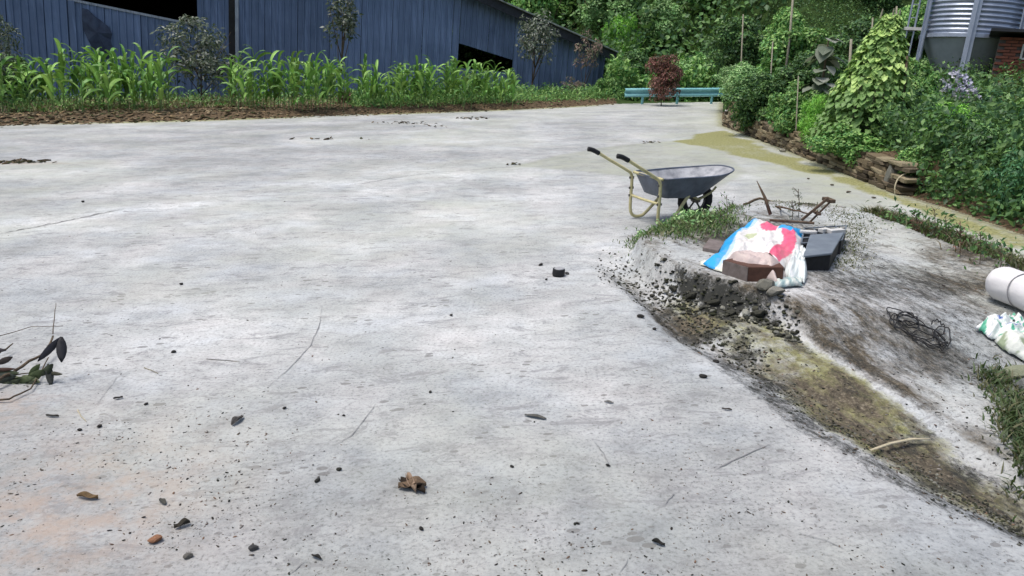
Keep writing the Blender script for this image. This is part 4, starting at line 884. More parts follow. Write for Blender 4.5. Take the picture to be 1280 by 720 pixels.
def plant(key, loc, s, label, cat=None, group=None, ang=None, name=None, crown='crown', stem='trunk'):
    kind, me, tm = PROTO[key]; e = bpy.data.objects.new(name or kind, None); C.objects.link(e)
    sx = s if hasattr(s, '__len__') else (s, s, s); e.matrix_basis = T(loc, UPR@rz(ang if ang is not None else random.uniform(0, 6.28)), sx)
    for nm, x in ((crown, me), (stem, tm)): o = bpy.data.objects.new(nm, x); C.objects.link(o); o.parent = e
    return tag(e, label, cat or kind.replace('_', ' ').split()[-1], group)
for k, (pal, sd) in enumerate([('mid', 1), ('dark', 2), ('light', 3), ('dark', 4), ('mid', 5), ('blue', 6)]):
    plantproto('hill%d' % k, 'broadleaf_tree', 15000, .082, pal, 100+sd, (1, 1, 1.05), 1.15, .05, clumps=34, asp=.6, cl=(.18, .36))
plantproto('dark', 'shrub', 11000, .085, 'dark', 11, (1, 1, .95), .8, .03, clumps=40, cl=(.15, .32), asp=.6)
plantproto('dark2', 'shrub', 11000, .075, 'blue', 12, (1, 1, .95), .8, .03, clumps=44, cl=(.14, .30), asp=.5)
plantproto('mid', 'shrub', 10000, .095, 'mid', 13, (1, 1, .9), .8, .03, clumps=36, cl=(.16, .34), asp=.6)
plantproto('mid2', 'shrub', 13000, .09, 'mid', 14, (1, 1, .9), .8, .03, clumps=30, cl=(.2, .36), asp=.7, droop=.6)
plantproto('bright', 'shrub', 11000, .10, 'bright', 15, (1, 1, 1.05), .9, .02, clumps=34, cl=(.16, .30), asp=.28, up=.3)
plantproto('light', 'shrub', 10000, .08, 'light', 16, (1, 1, .9), .8, .03, clumps=36, cl=(.16, .34), asp=.5)
plantproto('red', 'shrub', 5200, .10, 'red', 17, (1, 1, 1), .95, .03, clumps=40, cl=(.12, .26), asp=.5)
plantproto('greytree', 'small_tree', 2600, .115, 'grey', 18, (1, .9, 1), 1.35, .025, clumps=42, cl=(.14, .30), asp=.38, mat='leafdull', nl=12, fill=.8)
plantproto('slender', 'small_tree', 800, .19, 'grey', 19, (.62, .6, 1.5), 3.4, .05, clumps=26, cl=(.16, .34), asp=.4, mat='leafdull', nl=12, fill=.85)
plantproto('round', 'small_tree', 1500, .15, 'grey', 20, (1, 1, 1.15), 2.3, .05, clumps=30, cl=(.2, .36), asp=.45, mat='leafdull', nl=10)
plantproto('pinkt', 'small_tree', 750, .13, 'pink', 21, (1, .9, .9), 1.9, .03, clumps=26, cl=(.14, .28), asp=.45, mat='leafdull', nl=12, fill=.9)
def place(key, cx, ytop, ybase, w_, Z, label, cat='shrub', group=None, name=None, **kw):
    """plant whose silhouette fills the given part of the view at forward distance Z"""
    b = atd(cx, ybase, Z); h = (ybase-ytop)/FPX*Z; rx = w_/2/FPX*Z
    zt = {'greytree': 2.35, 'slender': 4.9, 'round': 3.45, 'pinkt': 2.8}.get(key, 2.25 if key[:4] == 'hill' else 1.75); sz_ = h/zt
    wx = .62 if key == 'slender' else 1.0
    return plant(key, b, (rx/wx*1.0, rx/wx, sz_), label, cat, group, name=name, **kw)

# hillside trees: rows up the slope
R3 = random.Random(33); HG = 'trees on the wooded hillside'
# rows from the far to the near; the hill fills the picture above the barn roof and behind the shrubs
row = []
for (Z, y0, n, hpx) in [(62, 88, 17, 130), (52, 92, 18, 120), (44, 100, 17, 110), (37.5, 110, 14, 95), (31, 105, 8, 85)]:
    for k in range(n):
        px = 600+ (1330-600)*(k+R3.uniform(.1, .9))/n
        if Z < 40 and px < 735: continue
        if Z < 33 and not 905 < px: continue
        row.append((px, Z*R3.uniform(.96, 1.04), y0+R3.uniform(-5, 5), hpx*R3.uniform(.75, 1.2)))
for i_, (px, Z, yb, hp) in enumerate(row):
    sec = 'above the right end of the barn roof' if px < 760 else ('behind the teal guardrail and red shrub' if px < 920 else ('behind the poles and terrace shrubs' if px < 1120 else 'behind the silver silo'))
    k = R3.choice([0, 0, 2, 2, 4, 1]) if (px < 730 and yb < 98) else R3.choice([0, 1, 1, 2, 3, 3, 4, 5])
    nmk = ['mid green', 'dark green', 'pale green', 'dark green', 'mid green', 'bluish green'][k]
    b = atd(px, yb, Z); b.z = float(Hf(np.array([b.x]), np.array([b.y]))[0]) - .3; hh_ = max((atd(px, yb-hp, Z)-b).dot(UP), 3.0); rx = hp*.42/FPX*Z*R3.uniform(.9, 1.3)
    plant('hill%d' % k, b, (rx, rx, hh_/2.25), nmk+' broadleaf tree of the hillside wood '+sec, 'tree', HG+', '+nmk+' '+sec)
# more of the wood left and right of the view
for k in range(34):
    a = R3.choice([-1, 1]); x = a*R3.uniform(22, 80) if a > 0 else -R3.uniform(26, 80); y = R3.uniform(40, 70); z_ = H1(x, y); s_ = R3.uniform(3, 4.5)
    plant('hill%d' % R3.randrange(6), Vector((x, y, z_-.3)), (s_, s_, s_*.9), 'broadleaf tree of the wood outside the right and left edge of the view', 'tree', 'trees of the wood beyond the picture')
# undergrowth carpets
def carpet(name, n, pts, leaf, pal, label, hmax=.5, asp=.5, seed=0, mat='leaf'):
    r = np.random.RandomState(seed); P = []; 
    uvs = pts(r, n); z_ = Hf(uvs[:, 0], uvs[:, 1]); hh = r.rand(len(uvs))**1.6*hmax*(.3+1.4*fbm(uvs[:, 0], uvs[:, 1], max(.5, hmax*1.5), 55, 3))
    P = np.column_stack([uvs, z_+hh]); N_ = r.normal(size=P.shape)*.5+np.array([0, -.25, .8]); D = r.normal(size=P.shape); D[:, 2] -= .3
    pa = np.array(PAL[pal]); col = pa[r.randint(len(pa), size=len(P))]*r.uniform(.7, 1.2, (len(P), 1)); V_, F_, C_ = leaves(P, D, N_, leaf*r.uniform(.6, 1.4, len(P)), asp, col)
    o = arrmesh(name, V_, F_, C_, mat); o['kind'] = 'stuff'; o['label'] = label; return o
def boxpts(u0, u1, v0, v1): return lambda r, n: np.column_stack([r.uniform(u0, u1, n), r.uniform(v0, v1, n)])
carpet('undergrowth', 130000, boxpts(-4, 34, 33.5, 62), .27, 'dark', 'dark undergrowth between the trees of the hillside', 2.6, .6, 3)
def terrpts(r, n):
    u_ = r.uniform(2.5, 16, n*2); v_ = r.uniform(4, 34, n*2); d = sdist(u_, v_, P_TERR); k = (d > .35) & (r.rand(n*2) < 1.0/(1+.0*v_)); return np.column_stack([u_[k], v_[k]])[:n]
carpet('ground_cover', 120000, terrpts, .085, 'dark', 'low dark leafy ground cover filling the terrace between the shrubs', .55, .55, 4)
def terrnear(r, n):
    u_ = r.uniform(3.4, 9, n*4); v_ = r.uniform(5, 13, n*4); d = sdist(u_, v_, P_TERR); k = (d > np.where(v_ < WALLB[-1][1], .03, .14)) & (d < 1.9) & (r.rand(n*4) < .25+.75*sm(u_-4.2, 0, 1)) & ((v_ < WALLB[-1][1]) | (d > .3)); return np.column_stack([u_[k], v_[k]])[:n]
carpet('creeper', 36000, terrnear, .07, 'dark', 'creeping leafy plants spilling down to the mossy strip', .42, .55, 5)
def vergepts(r, n):
    px = r.uniform(440, 775, n); base = np.interp(px, [440, 560, 640, 720, 775], [143.5, 140, 137, 133, 130]); py = base-1.0-r.rand(n)**.8*12; return np.array([uv0(a, b) for a, b in zip(px, py)])
carpet('verge_weeds', 14000, vergepts, .13, 'mid', 'low green weeds on the verge at the foot of the corn and barn', .42, .3, 6)
def vergeL(r, n):
    px = r.uniform(-200, 440, n); base = np.interp(px, [-400, 0, 150, 300, 450], [167, 157, 153, 149, 143.5]); py = base-8-r.rand(n)*16; return np.array([uv0(a, b) for a, b in zip(px, py)])
carpet('verge_weeds', 9000, vergeL, .13, 'mid', 'sparse low weeds on the brown verge left of the slender tree', .30, .3, 7)
def backpts(r, n): return np.column_stack([r.uniform(3.9, 9, n), r.uniform(30.2, 35, n)])
carpet('undergrowth', 24000, backpts, .22, 'mid', 'leafy undergrowth behind the guardrail', 1.5, .5, 8)

# shrubs behind the stone wall and along the right edge
for a in [('dark', 945, 88, 168, 96, 15.8, 'dark glossy shrub behind the far end of the stone wall'), ('light', 925, 70, 135, 80, 18.5, 'pale green shrub above the far end of the stone wall'), ('mid', 985, 100, 172, 84, 13.6, 'mid green shrub left of the bright green feathery one'),
          ('bright', 1016, 118, 186, 52, 12.4, 'bright green feathery plant over the middle of the stone wall'), ('mid2', 1048, 150, 204, 100, 10.9, 'broad leafy shrub below the bean vine'), ('dark', 1010, 62, 150, 110, 15.5, 'dark shrub under the plant with big grey leaves'),
          ('mid', 1100, 172, 222, 110, 10.3, 'low leafy shrub at the foot of the bean vine'), ('bright', 1168, 128, 215, 92, 9.9, 'bright green feathery shrub right of the bean vine'), ('mid2', 1145, 84, 160, 66, 12.6, 'leafy climbing shrub between bean vine and silo'),
          ('mid', 1140, 180, 245, 84, 9.3, 'mid green shrub above the end of the stone wall'), ('dark', 1215, 150, 285, 120, 8.8, 'tall dark shrub below the white flowers'), ('dark2', 1268, 165, 318, 120, 7.7, 'dark bluish shrub at the right edge above the mossy strip'),
          ('dark', 1190, 215, 275, 90, 8.9, 'low dark shrub near the end of the mossy strip'), ('mid', 1272, 122, 215, 100, 10.2, 'mid green shrub under the brick wall'), ('dark2', 1240, 128, 200, 80, 11.5, 'dark shrub below the silo right of the flowers'),
          ('dark', 1335, 150, 350, 150, 7.4, 'dark shrub just outside the right edge'), ('mid', 1105, 60, 150, 90, 14.5, 'mid green shrub behind the bean vine'), ('dark', 1075, 20, 120, 120, 19, 'dark tall shrub behind the bean poles'),
          ('mid', 985, 18, 110, 110, 20, 'tall mid green shrub left of the big leaved plant'), ('dark', 920, 20, 105, 100, 23, 'tall dark shrub by the leftmost pole'), ('mid2', 1130, -12, 90, 80, 19.5, 'tall leafy shrub left of the silo'),
          ('light', 912, 78, 132, 80, 29.5, 'pale shrub at the right end of the guardrail'), ('light', 868, 62, 122, 90, 31, 'pale shrub behind the guardrail right of the red shrub'), ('dark', 790, 62, 128, 70, 32, 'dark shrub behind the left end of the guardrail'),
          ('mid', 760, 88, 133, 46, 29.5, 'small green shrub at the right end of the barn'), ('bright', 775, 20, 100, 60, 36, 'tall bright green bush above the barn roof end'), ('light', 700, -10, 60, 110, 44, 'pale bush just above the barn roof edge'), ('bright', 655, -25, 40, 70, 46, 'bright bush at the top of the frame above the barn roof'),
          ('red', 826, 70, 134, 60, 26.4, 'reddish brown leaved shrub in front of the teal guardrail'), ('mid', 745, 108, 135, 34, 29, 'tiny green bush at the verge end by the concrete'), ('light', 850, 84, 128, 50, 31, 'low pale bush behind the guardrail beside the red shrub')]:
    place(*a, name='red_shrub' if a[0] == 'red' else None)
place('greytree', 252, 18, 140, 108, 24.6, 'small grey green tree with fine leaves standing among the corn', 'tree'); place('slender', 424, -18, 139, 42, 25, 'slender young tree with narrow crown between the corn blocks', 'tree')
place('round', 663, 14, 130, 56, 28.5, 'round headed young tree in front of the barn opening', 'tree'); place('pinkt', 728, 44, 131, 42, 29.8, 'sparse pinkish leaved young tree near the right end of the barn', 'tree')
place('greytree', -6, 12, 140, 74, 23, 'grey green tree at the left edge in front of the barn', 'tree'); place('dark', 18, 66, 141, 76, 24.2, 'dark green shrub under the tree at the left edge'); place('grey' if 0 else 'red', 432, 112, 140, 30, 25.5, 'small reddish bush below the slender tree')
place('pinkt', 712, 98, 136, 34, 28.9, 'low straggly pinkish plant on the verge below the pinkish tree', 'plant', name='straggly_plant')

# ------------------------------------------------------------------ corn
def cornleaf(rr, L_, W_, arch, tw=0.0):
    V_, F_ = [], []; n = 7; p = Vector((0, 0, 0)); a = rr.uniform(.95, 1.25)
    for i in range(n):
        t = i/(n-1); w_ = W_*(.55+.9*t)*(1-t**2.2)*1.25+.002; sd = Vector((0, 1, 0)); up_ = Vector((-math.sin(a), 0, math.cos(a)))
        wv = Vector((0, math.cos(tw*t), math.sin(tw*t)))
        V_ += [p-wv*w_+up_*w_*.35, p.copy(), p+wv*w_+up_*w_*.35]
        if i: F_ += [(3*i-3, 3*i-2, 3*i+1, 3*i), (3*i-2, 3*i-1, 3*i+2, 3*i+1)]
        p = p + Vector((math.cos(a), 0, math.sin(a)))*L_/(n-1); a -= arch/(n-1)*(.5+1.4*t)
    return V_, F_
RC = random.Random(77); LM = []
for k in range(9):
    V_, F_ = cornleaf(RC, RC.uniform(.65, .95), RC.uniform(.06, .088), RC.uniform(1.2, 3.3), RC.uniform(-.8, .8)); c = tuple(x*(1.0, .55, 1.25, .75)[k % 4] for x in PAL['corn'][k % 3]); me = bpy.data.meshes.new('leaf'); me.from_pydata(V_, [], F_); me.update()
    col = []
    for i in range(len(V_)): f = 1.5 if i % 3 == 1 else 1.0; col += [min(1, c[0]*f), min(1, c[1]*f*.95), min(1, c[2]*f), 1]
    a = me.color_attributes.new('Col', 'FLOAT_COLOR', 'POINT'); a.data.foreach_set('color', col); me.materials.append(M['leaf']); LM.append(me)
M['stalk'] = simple('corn_stalk', (.17, .26, .09), (.09, .15, .05), 20, .6)
sm_ = MB(); sm_.tube([(0, 0, -.15), (0, 0, .6), (.01, 0, 1.3), (.0, .01, 1.65)], [.016, .015, .011, .005], 6); SMe = bpy.data.meshes.new('stalk'); SMe.from_pydata(sm_.v, [], sm_.f); SMe.materials.append(M['stalk'])
CP = []
def cornplant(loc, s, label, group):
    e = bpy.data.objects.new('corn_plant', None); C.objects.link(e); e.matrix_basis = T(loc, UPR@Matrix.Rotation(RC.uniform(-.07, .07), 3, 'X')@rz(RC.uniform(0, 6.28)), s)
    o = bpy.data.objects.new('stalk', SMe); C.objects.link(o); o.parent = e; nl = RC.randint(8, 10)
    for k in range(nl):
        t = k/(nl-1); z_ = .35+1.15*t; a = k*math.pi+RC.uniform(-.6, .6); o = bpy.data.objects.new('leaf', RC.choice(LM)); C.objects.link(o); o.parent = e
        o.matrix_basis = T(Vector((0, 0, z_)), rz(a) @ Matrix.Rotation(-.35*t, 3, 'Y'), (.75+.5*math.sin(math.pi*min(1, t+.15)))*RC.uniform(.85, 1.1))
    return tag(e, label, 'corn plant', group)
def cornrow(x0, x1, n, ya, yb, hpx0, hpx1, where):
    for k in range(n):
        t = (k+RC.uniform(.15, .85))/n; px = x0+(x1-x0)*t; b = G(px, ya+(yb-ya)*t+RC.uniform(-4.5, 2.0)); hp = (hpx0+(hpx1-hpx0)*t)*RC.choice([RC.uniform(.62, .85), RC.uniform(.85, 1.05), RC.uniform(1.0, 1.22)])
        cornplant(b, hp*depth(b)/FPX/2.05, 'green corn plant '+where, 'corn plants '+where)
cornrow(-150, 112, 38, 141, 139, 90, 78, 'in the block at the left edge of the view'); cornrow(112, 214, 24, 139, 138, 70, 68, 'between the left edge block and the grey green tree')
cornrow(288, 436, 34, 138, 136, 70, 67, 'between the grey green tree and the slender tree'); cornrow(446, 575, 36, 136, 132, 62, 56, 'right of the slender tree, before the small opening'); cornrow(575, 642, 22, 132, 131, 54, 44, 'in front of the small barn opening')

# ------------------------------------------------------------------ bean vine on poles, big leaved plant, poles
def spade(L_, W_):
    V_ = [(0, 0, 0), (.18*L_, .5*W_, .02), (-.12*L_, .28*W_, 0), (.55*L_, .40*W_, -.02*L_), (L_, 0, -.16*L_), (.55*L_, -.40*W_, -.02*L_), (.18*L_, -.5*W_, .02), (-.12*L_, -.28*W_, 0), (.5*L_, 0, -.06*L_)]
    return V_, [(0, 1, 2), (0, 8, 3, 1), (8, 4, 3), (8, 5, 4), (0, 6, 5, 8), (0, 7, 6)]
def leafpm(pal, L_, W_, k):
    V_, F_ = spade(L_, W_); me = bpy.data.meshes.new('leaf'); me.from_pydata(V_, [], F_); me.update(); c = PAL[pal][k % len(PAL[pal])]; a = me.color_attributes.new('Col', 'FLOAT_COLOR', 'POINT')
    a.data.foreach_set('color', list((*c, 1))*len(V_)); me.materials.append(M['leaf']); return me
VM = [leafpm('vine', .10, .088, k) for k in range(8)]
Zv = 11.2; vb = atd(1072, 182, Zv); vine = empty('bean_vine', vb, 'tall conical bean vine with overlapping pale green leaves on poles', 'vine', None, UPR)
vi = vine.matrix_basis.inverted(); Hv = (182-26)/FPX*Zv; Rv = 50/FPX*Zv; RV = random.Random(3); lvs = []
for k in range(2600):
    t = RV.random()**.9; z_ = Hv*t; rad = Rv*(1-t)**.78*(.78+.5*vn(np.array([k*.1]), np.array([t*4]), .4, 3)[0])+.05; a = RV.uniform(0, 6.28); lvs.append((z_, rad, a))
lvs.sort(key=lambda q: -(-math.sin(q[2]))); st_ = MB()
def vmat(z_, rad, a):
    p = Vector((math.cos(a)*rad+.10*(1-z_/Hv)*0+.12*z_/Hv, math.sin(a)*rad, z_)); R = rz(a+RV.uniform(-.5, .5)) @ Matrix.Rotation(RV.uniform(.15, 1.0), 3, 'Y'); return p, R, RV.uniform(.7, 1.15)
for k, (z_, rad, a) in enumerate(lvs):
    p, R, s_ = vmat(z_, rad, a)
    if k < 290: o = bpy.data.objects.new('leaf', VM[RV.randrange(8) if z_ > Hv*.45 else RV.choice([3, 7, 0])]); C.objects.link(o); o.parent = vine; o.matrix_basis = T(p, R, s_)
    else: Vs_, F_ = spade(.10*s_, .088*s_); st_.add([p+R@Vector(v) for v in Vs_], F_, PAL['vine'][RV.randrange(4) if z_ > Hv*.4 else 3])
o = st_.build('foliage', 'leaf', vine); o['kind'] = 'stuff'
for k, (dx, dy) in enumerate([(.25, .0), (-.2, .1), (.0, -.15)]): m = MB(); m.tube([(dx, dy, -.6), (dx*.5+.1, dy*.5, Hv*1.04)], [.02, .012], 6); m.build('vine_pole', 'palebark', vine)
GL = [leafpm('grey', .34, .36, k) for k in range(4)]; bp = empty('large_leaved_plant', atd(1018, 150, 13.5), 'plant with very large grey green drooping leaves left of the bean vine', 'plant', None, UPR); RB = random.Random(12)
m = MB(); hb = 95/FPX*13.5; m.tube([(0, 0, -.5), (.02, 0, hb*.5), (0, .02, hb)], [.03, .022, .012], 6); m.build('stem', 'bark', bp)
for k in range(34):
    t = RB.random(); a = RB.uniform(0, 6.28); p = Vector((math.cos(a)*.22*(1.2-t), math.sin(a)*.22*(1.2-t), hb*(.25+.8*t))); o = bpy.data.objects.new('leaf', RB.choice(GL)); C.objects.link(o); o.parent = bp; o.matrix_basis = T(p, rz(a+RB.uniform(-.3, .3)) @ Matrix.Rotation(RB.uniform(.15, .9), 3, 'Y'), RB.uniform(.5, .95))
for k, (x0, y0, x1, y1, Z, w_, lab) in enumerate([(929, 18, 925, 105, 20, .035, 'leftmost thin pole standing among the hillside shrubs'), (992, -12, 984, 60, 19, .055, 'thickest pale pole reaching out of the top of the view'), (966, 52, 961, 120, 17, .03, 'short thin pole between the leftmost and the thick pole'),
     (1064, 49, 1060, 118, 14, .05, 'pale split post just left of the bean vine'), (1121, 8, 1117, 60, 13.5, .035, 'pole on the right of the bean vine top'), (1091, 22, 1088, 70, 12.5, .025, 'thin pole tip in the middle of the bean vine top'), (1134, 70, 1124, 168, 10.6, .035, 'dark leaning stem right of the bean vine'), (998, 95, 995, 168, 13, .02, 'thin stem left of the bright feathery plant')]):
    a, b = atd(x0, y0, Z), atd(x1, y1+22, Z); b = b-UP*.4; m = MB(); m.tube([b-b, (a-b)*.5+Vector((.02, 0, 0)), a-b], [w_*.62, w_*.55, w_*.45], 7); o = m.build('wooden_pole', 'bark' if k == 6 else 'palebark', None, True); o.location = b; tag(o, lab, 'pole', 'poles among the shrubs')
a, b = atd(926, 66, 19.5), atd(918, 78, 19.5)
# curved pale reed at the end of the wall
m = MB(); q0 = G(1119, 243); P_ = [q0, above(q0, 1119, 232), above(q0, 1124, 222), above(q0, 1134, 216)]; m.tube(smooth([p-q0 for p in P_]), .009, 5); o = m.build('bent_cane', 'bamboo', None, True); o.location = q0; tag(o, 'pale bent cane at the right end of the stone wall', 'cane')
p = G(978, 190); thingmesh(rockmesh(501, (.42, .40, .33), .55, 2), 'pale_stone', p+Vector((0, 0, .03)), rz(.4), (.17, .13, .13), 'pale rounded stone at the foot of the stone wall', 'stone')
p = G(1115, 238); thingmesh(rockmesh(502, (.20, .20, .17), .9, 2), 'end_stone', p+Vector((.02, .1, .15)), rz(.4), (.22, .2, .42), 'upright grey stone closing the right end of the wall', 'stone')
for k, (x, y) in enumerate([(1060, 241), (1040, 232), (1092, 248), (1010, 224)]):
    p = G(x, y); thingmesh(rockmesh(510+k, (.12, .10, .07), .5, 2), 'dirt_clod', p+Vector((0, 0, .012)), rz(k), (.075-.01*k, .05, .05), ['dark clod', 'small brown clod', 'larger dark clod', 'smallest brown clod'][k]+' on the access road beside the white edge line', 'clod', 'clods on the access road')
p = G(907, 152); cloth('plastic_scrap', [G(903, 156), G(912, 157), G(914, 148), G(905, 148)], 12, 10, .22, .05, lambda a, b: (.6, .6, .58), 'woven', 'white plastic scrap at the far corner of the stone wall', 'plastic scrap', 21)

# hydrangea
hy = place('dark2', 1200, 104, 150, 96, 13, 'shrub with clusters of pale lavender flowers below the silo', 'shrub', name='flowering_shrub'); RH = random.Random(6); M['petal'] = colmat('petal', .7, .2, 30, .2, .1)
hm = []
for k in range(3):
    r = np.random.RandomState(k+70); d = r.normal(size=(90, 3)); d /= np.linalg.norm(d, axis=1, keepdims=True); c = np.array([(.62, .62, .70), (.55, .56, .68), (.68, .68, .70)][k])*r.uniform(.8, 1.1, (90, 1)); V_, F_, C_ = leaves(d*.5, r.normal(size=(90, 3)), d, np.full(90, .42), .9, c); me = arrmesh('flower_head', V_, F_, C_); me.materials.append(M['petal']); hm.append(me)
hi_ = hy.matrix_basis.inverted()
for (x, y) in [(1178, 104), (1186, 110), (1194, 102), (1201, 112), (1208, 106), (1203, 99), (1215, 116), (1190, 119), (1197, 122), (1209, 124), (1221, 122), (1182, 117), (1193, 95), (1218, 127), (1176, 111)]:
    o = bpy.data.objects.new('flower_head', RH.choice(hm)); C.objects.link(o); o.parent = hy; o.matrix_basis = hi_ @ T(atd(x, y, 12.2+RH.uniform(-.15, .15)), None, RH.uniform(.10, .15))

# ------------------------------------------------------------------ feed silo
M['galv'] = simple('galvanised', (.42, .47, .56), (.30, .34, .42), 3, .38, .5, .15, .01, (1, 1, .6), .55)
M['hopper'] = simple('hopper_steel', (.42, .48, .54), (.30, .35, .40), 2, .65, .5, .2, .01, (1, 1, 1), .1)
Zs = 18.6; sb_ = atd(1183, 172, Zs); silo = empty('feed_silo', sb_, 'galvanised feed silo with ribbed body and hopper on steel legs', 'silo', None, UPR@rz(math.atan2(-sb_.x, sb_.y)))
def lathe(prof, n=48):
    m = MB(); vs = []; fs = []
    for i, (r_, z_) in enumerate(prof):
        for k in range(n): a = 2*math.pi*k/n; vs.append((math.cos(a)*r_, math.sin(a)*r_, z_))
        if i: fs += [((i-1)*n+k, (i-1)*n+(k+1) % n, i*n+(k+1) % n, i*n+k) for k in range(n)]
    m.add(vs, fs); return m
h0 = 2.28; prof = []
for k in range(int(3.4/.105)*6): z_ = h0+k*.105/6; prof.append((1.03+.018*math.sin(2*math.pi*k/6), z_))
lathe(prof).build('ribbed_body', 'galv', silo, True)
lathe([(.16, .62), (.2, .8), (.42, h0-1.08), (1.0, h0-.05), (1.04, h0)]).build('hopper', 'hopper', silo, True); lathe([(1.06, h0+3.3), (.9, h0+3.7), (.3, h0+4.1), (.02, h0+4.15)]).build('silo_roof', 'galv', silo, True)
lathe([(1.05, h0-.03), (1.075, h0-.03), (1.075, h0+.05), (1.05, h0+.05)]).build('ring_beam', 'galv', silo)
for k in range(6):
    a = -math.pi/2+k*math.pi/3+.02; m = MB(); c, s_ = math.cos(a), math.sin(a); R = rz(a)
    m.box((c*1.12, s_*1.12, 2.5), (.03, .17, 6.2), R); m.box((c*1.155, s_*1.155, 2.5), (.05, .02, 6.2), R); m.build('leg', 'galv', silo, False, .003)
    a2 = a+math.pi/3; p0 = Vector((c*1.1, s_*1.1, 0)); p1 = Vector((math.cos(a2)*1.1, math.sin(a2)*1.1, 0))
    for zz in ((.5, 1.5), (1.5, .5)): m = MB(); m.tube([p0+Vector((0, 0, zz[0])), p1+Vector((0, 0, zz[1]))], .018, 5); m.build('brace', 'palesteel', silo)
    m = MB(); m.tube([p0+Vector((0, 0, 1.55)), p1+Vector((0, 0, 1.55))], .022, 5) if k in (1, 2, 3, 4) else m.tube([p0+Vector((0, 0, .3)), p1+Vector((0, 0, .3))], .022, 5); m.build('brace', 'palesteel', silo)
for sg, x in ((1, -1.33), (1, -1.18)): m = MB(); m.tube([(x, -.35, .6), (x, -.35, 6.5)], .022, 6); m.build('ladder_rail', 'galv', silo)
for k in range(18): m = MB(); m.tube([(-1.33, -.35, .9+k*.3), (-1.18, -.35, .9+k*.3)], .012, 5); m.build('ladder_rung', 'galv', silo)
m = MB(); m.box((-1.25, -.38, 2.45), (.7, .08, .07)); m.build('platform_beam', 'paleplastic', silo)

# ------------------------------------------------------------------ brick outbuilding at the right edge
M['brick'] = simple('red_brick', (.27, .105, .07), (.15, .065, .05), 7, .9, .15, .4, .006, c3=(.33, .19, .14)); M['mortar'] = simple('mortar', (.13, .115, .10), (.08, .07, .065), 20); M['whitepaint'] = simple('white_paint', (.62, .63, .60), (.45, .46, .43), 10, .7); M['dark_glass'] = simple('dark_glass', (.02, .022, .025), (.012, .013, .015), 3, .15, .5)
Zh = 16.6; hb_ = atd(1233, 119, Zh); hx = AX*math.cos(.52)-AY*0+Vector((0, -1, 0))*math.sin(.52); hx = (hx - UP*hx.dot(UP)).normalized(); HR = Matrix((hx, UP.cross(hx), UP)).transposed(); hs = empty('brick_house', hb_, 'red brick outbuilding with small white framed window right of the silo', 'house', None, HR)
Wd, Ht = 3.2, 1.22
m = MB(); m.box((Wd/2, 1.5, Ht/2-.6), (Wd-.02, 2.96, Ht+1.18)); m.build('wall', 'mortar', hs)
bm_ = bmesh.new(); bmesh.ops.create_cube(bm_, size=1); bmesh.ops.scale(bm_, vec=(.228, .05, .053), verts=bm_.verts); bmesh.ops.bevel(bm_, geom=bm_.edges[:], offset=.004, segments=1, affect='EDGES'); bme = bpy.data.meshes.new('brick'); bm_.to_mesh(bme); bme.materials.append(M['brick'])
win = (.46, .74, .79, 1.07)
for r_ in range(19):
    for k in range(8):
        x = .12+k*.24+(.12 if r_ % 2 else 0)-.0; z_ = .035+r_*.064
        if win[0]-.1 < x < win[1]+.1 and win[2]-.03 < z_ < win[3]+.03: continue
        o = bpy.data.objects.new('brick', bme); C.objects.link(o); o.parent = hs; o.matrix_basis = T(Vector((x, .005+random.uniform(-.004, .004), z_)), rz(random.uniform(-.01, .01)))
wf = MB(); x0, x1, z0, z1 = win
for c_, sz in (((x0, -.03, (z0+z1)/2), (.035, .06, z1-z0+.03)), ((x1, -.03, (z0+z1)/2), (.035, .06, z1-z0+.03)), (((x0+x1)/2, -.031, z0), (x1-x0-.036, .058, .035)), (((x0+x1)/2, -.031, z1), (x1-x0-.036, .058, .035)), (((x0+x1)/2+.03, -.03, (z0+z1)/2), (.018, .04, z1-z0-.036))): wf.box(c_, sz)
wn = wf.build('window_frame', 'whitepaint', hs); m = MB(); m.box(((x0+x1)/2, -.012, (z0+z1)/2), (x1-x0-.036, .006, z1-z0-.036)); m.build('pane', 'dark_glass', wn)
m = MB(); m.box((Wd/2, -.06, -.03), (Wd+.1, .14, .05)); m.build('plinth_ledge', 'mortar', hs); m = MB(); m.box((Wd/2+.05, 1.3, Ht+.10), (Wd+.5, 3.4, .06)); m.build('roof_slab', 'darksteel', hs)
m = MB(); m.box((Wd/2+.5, .6, Ht+.62), (Wd, .1, .14)); m.build('upper_rail', 'whitepaint', hs)
for k in range(6): m = MB(); m.box((.66+k*.16, .6, Ht+.34), (.04, .05, .42)); m.build('baluster', 'whitepaint', hs)

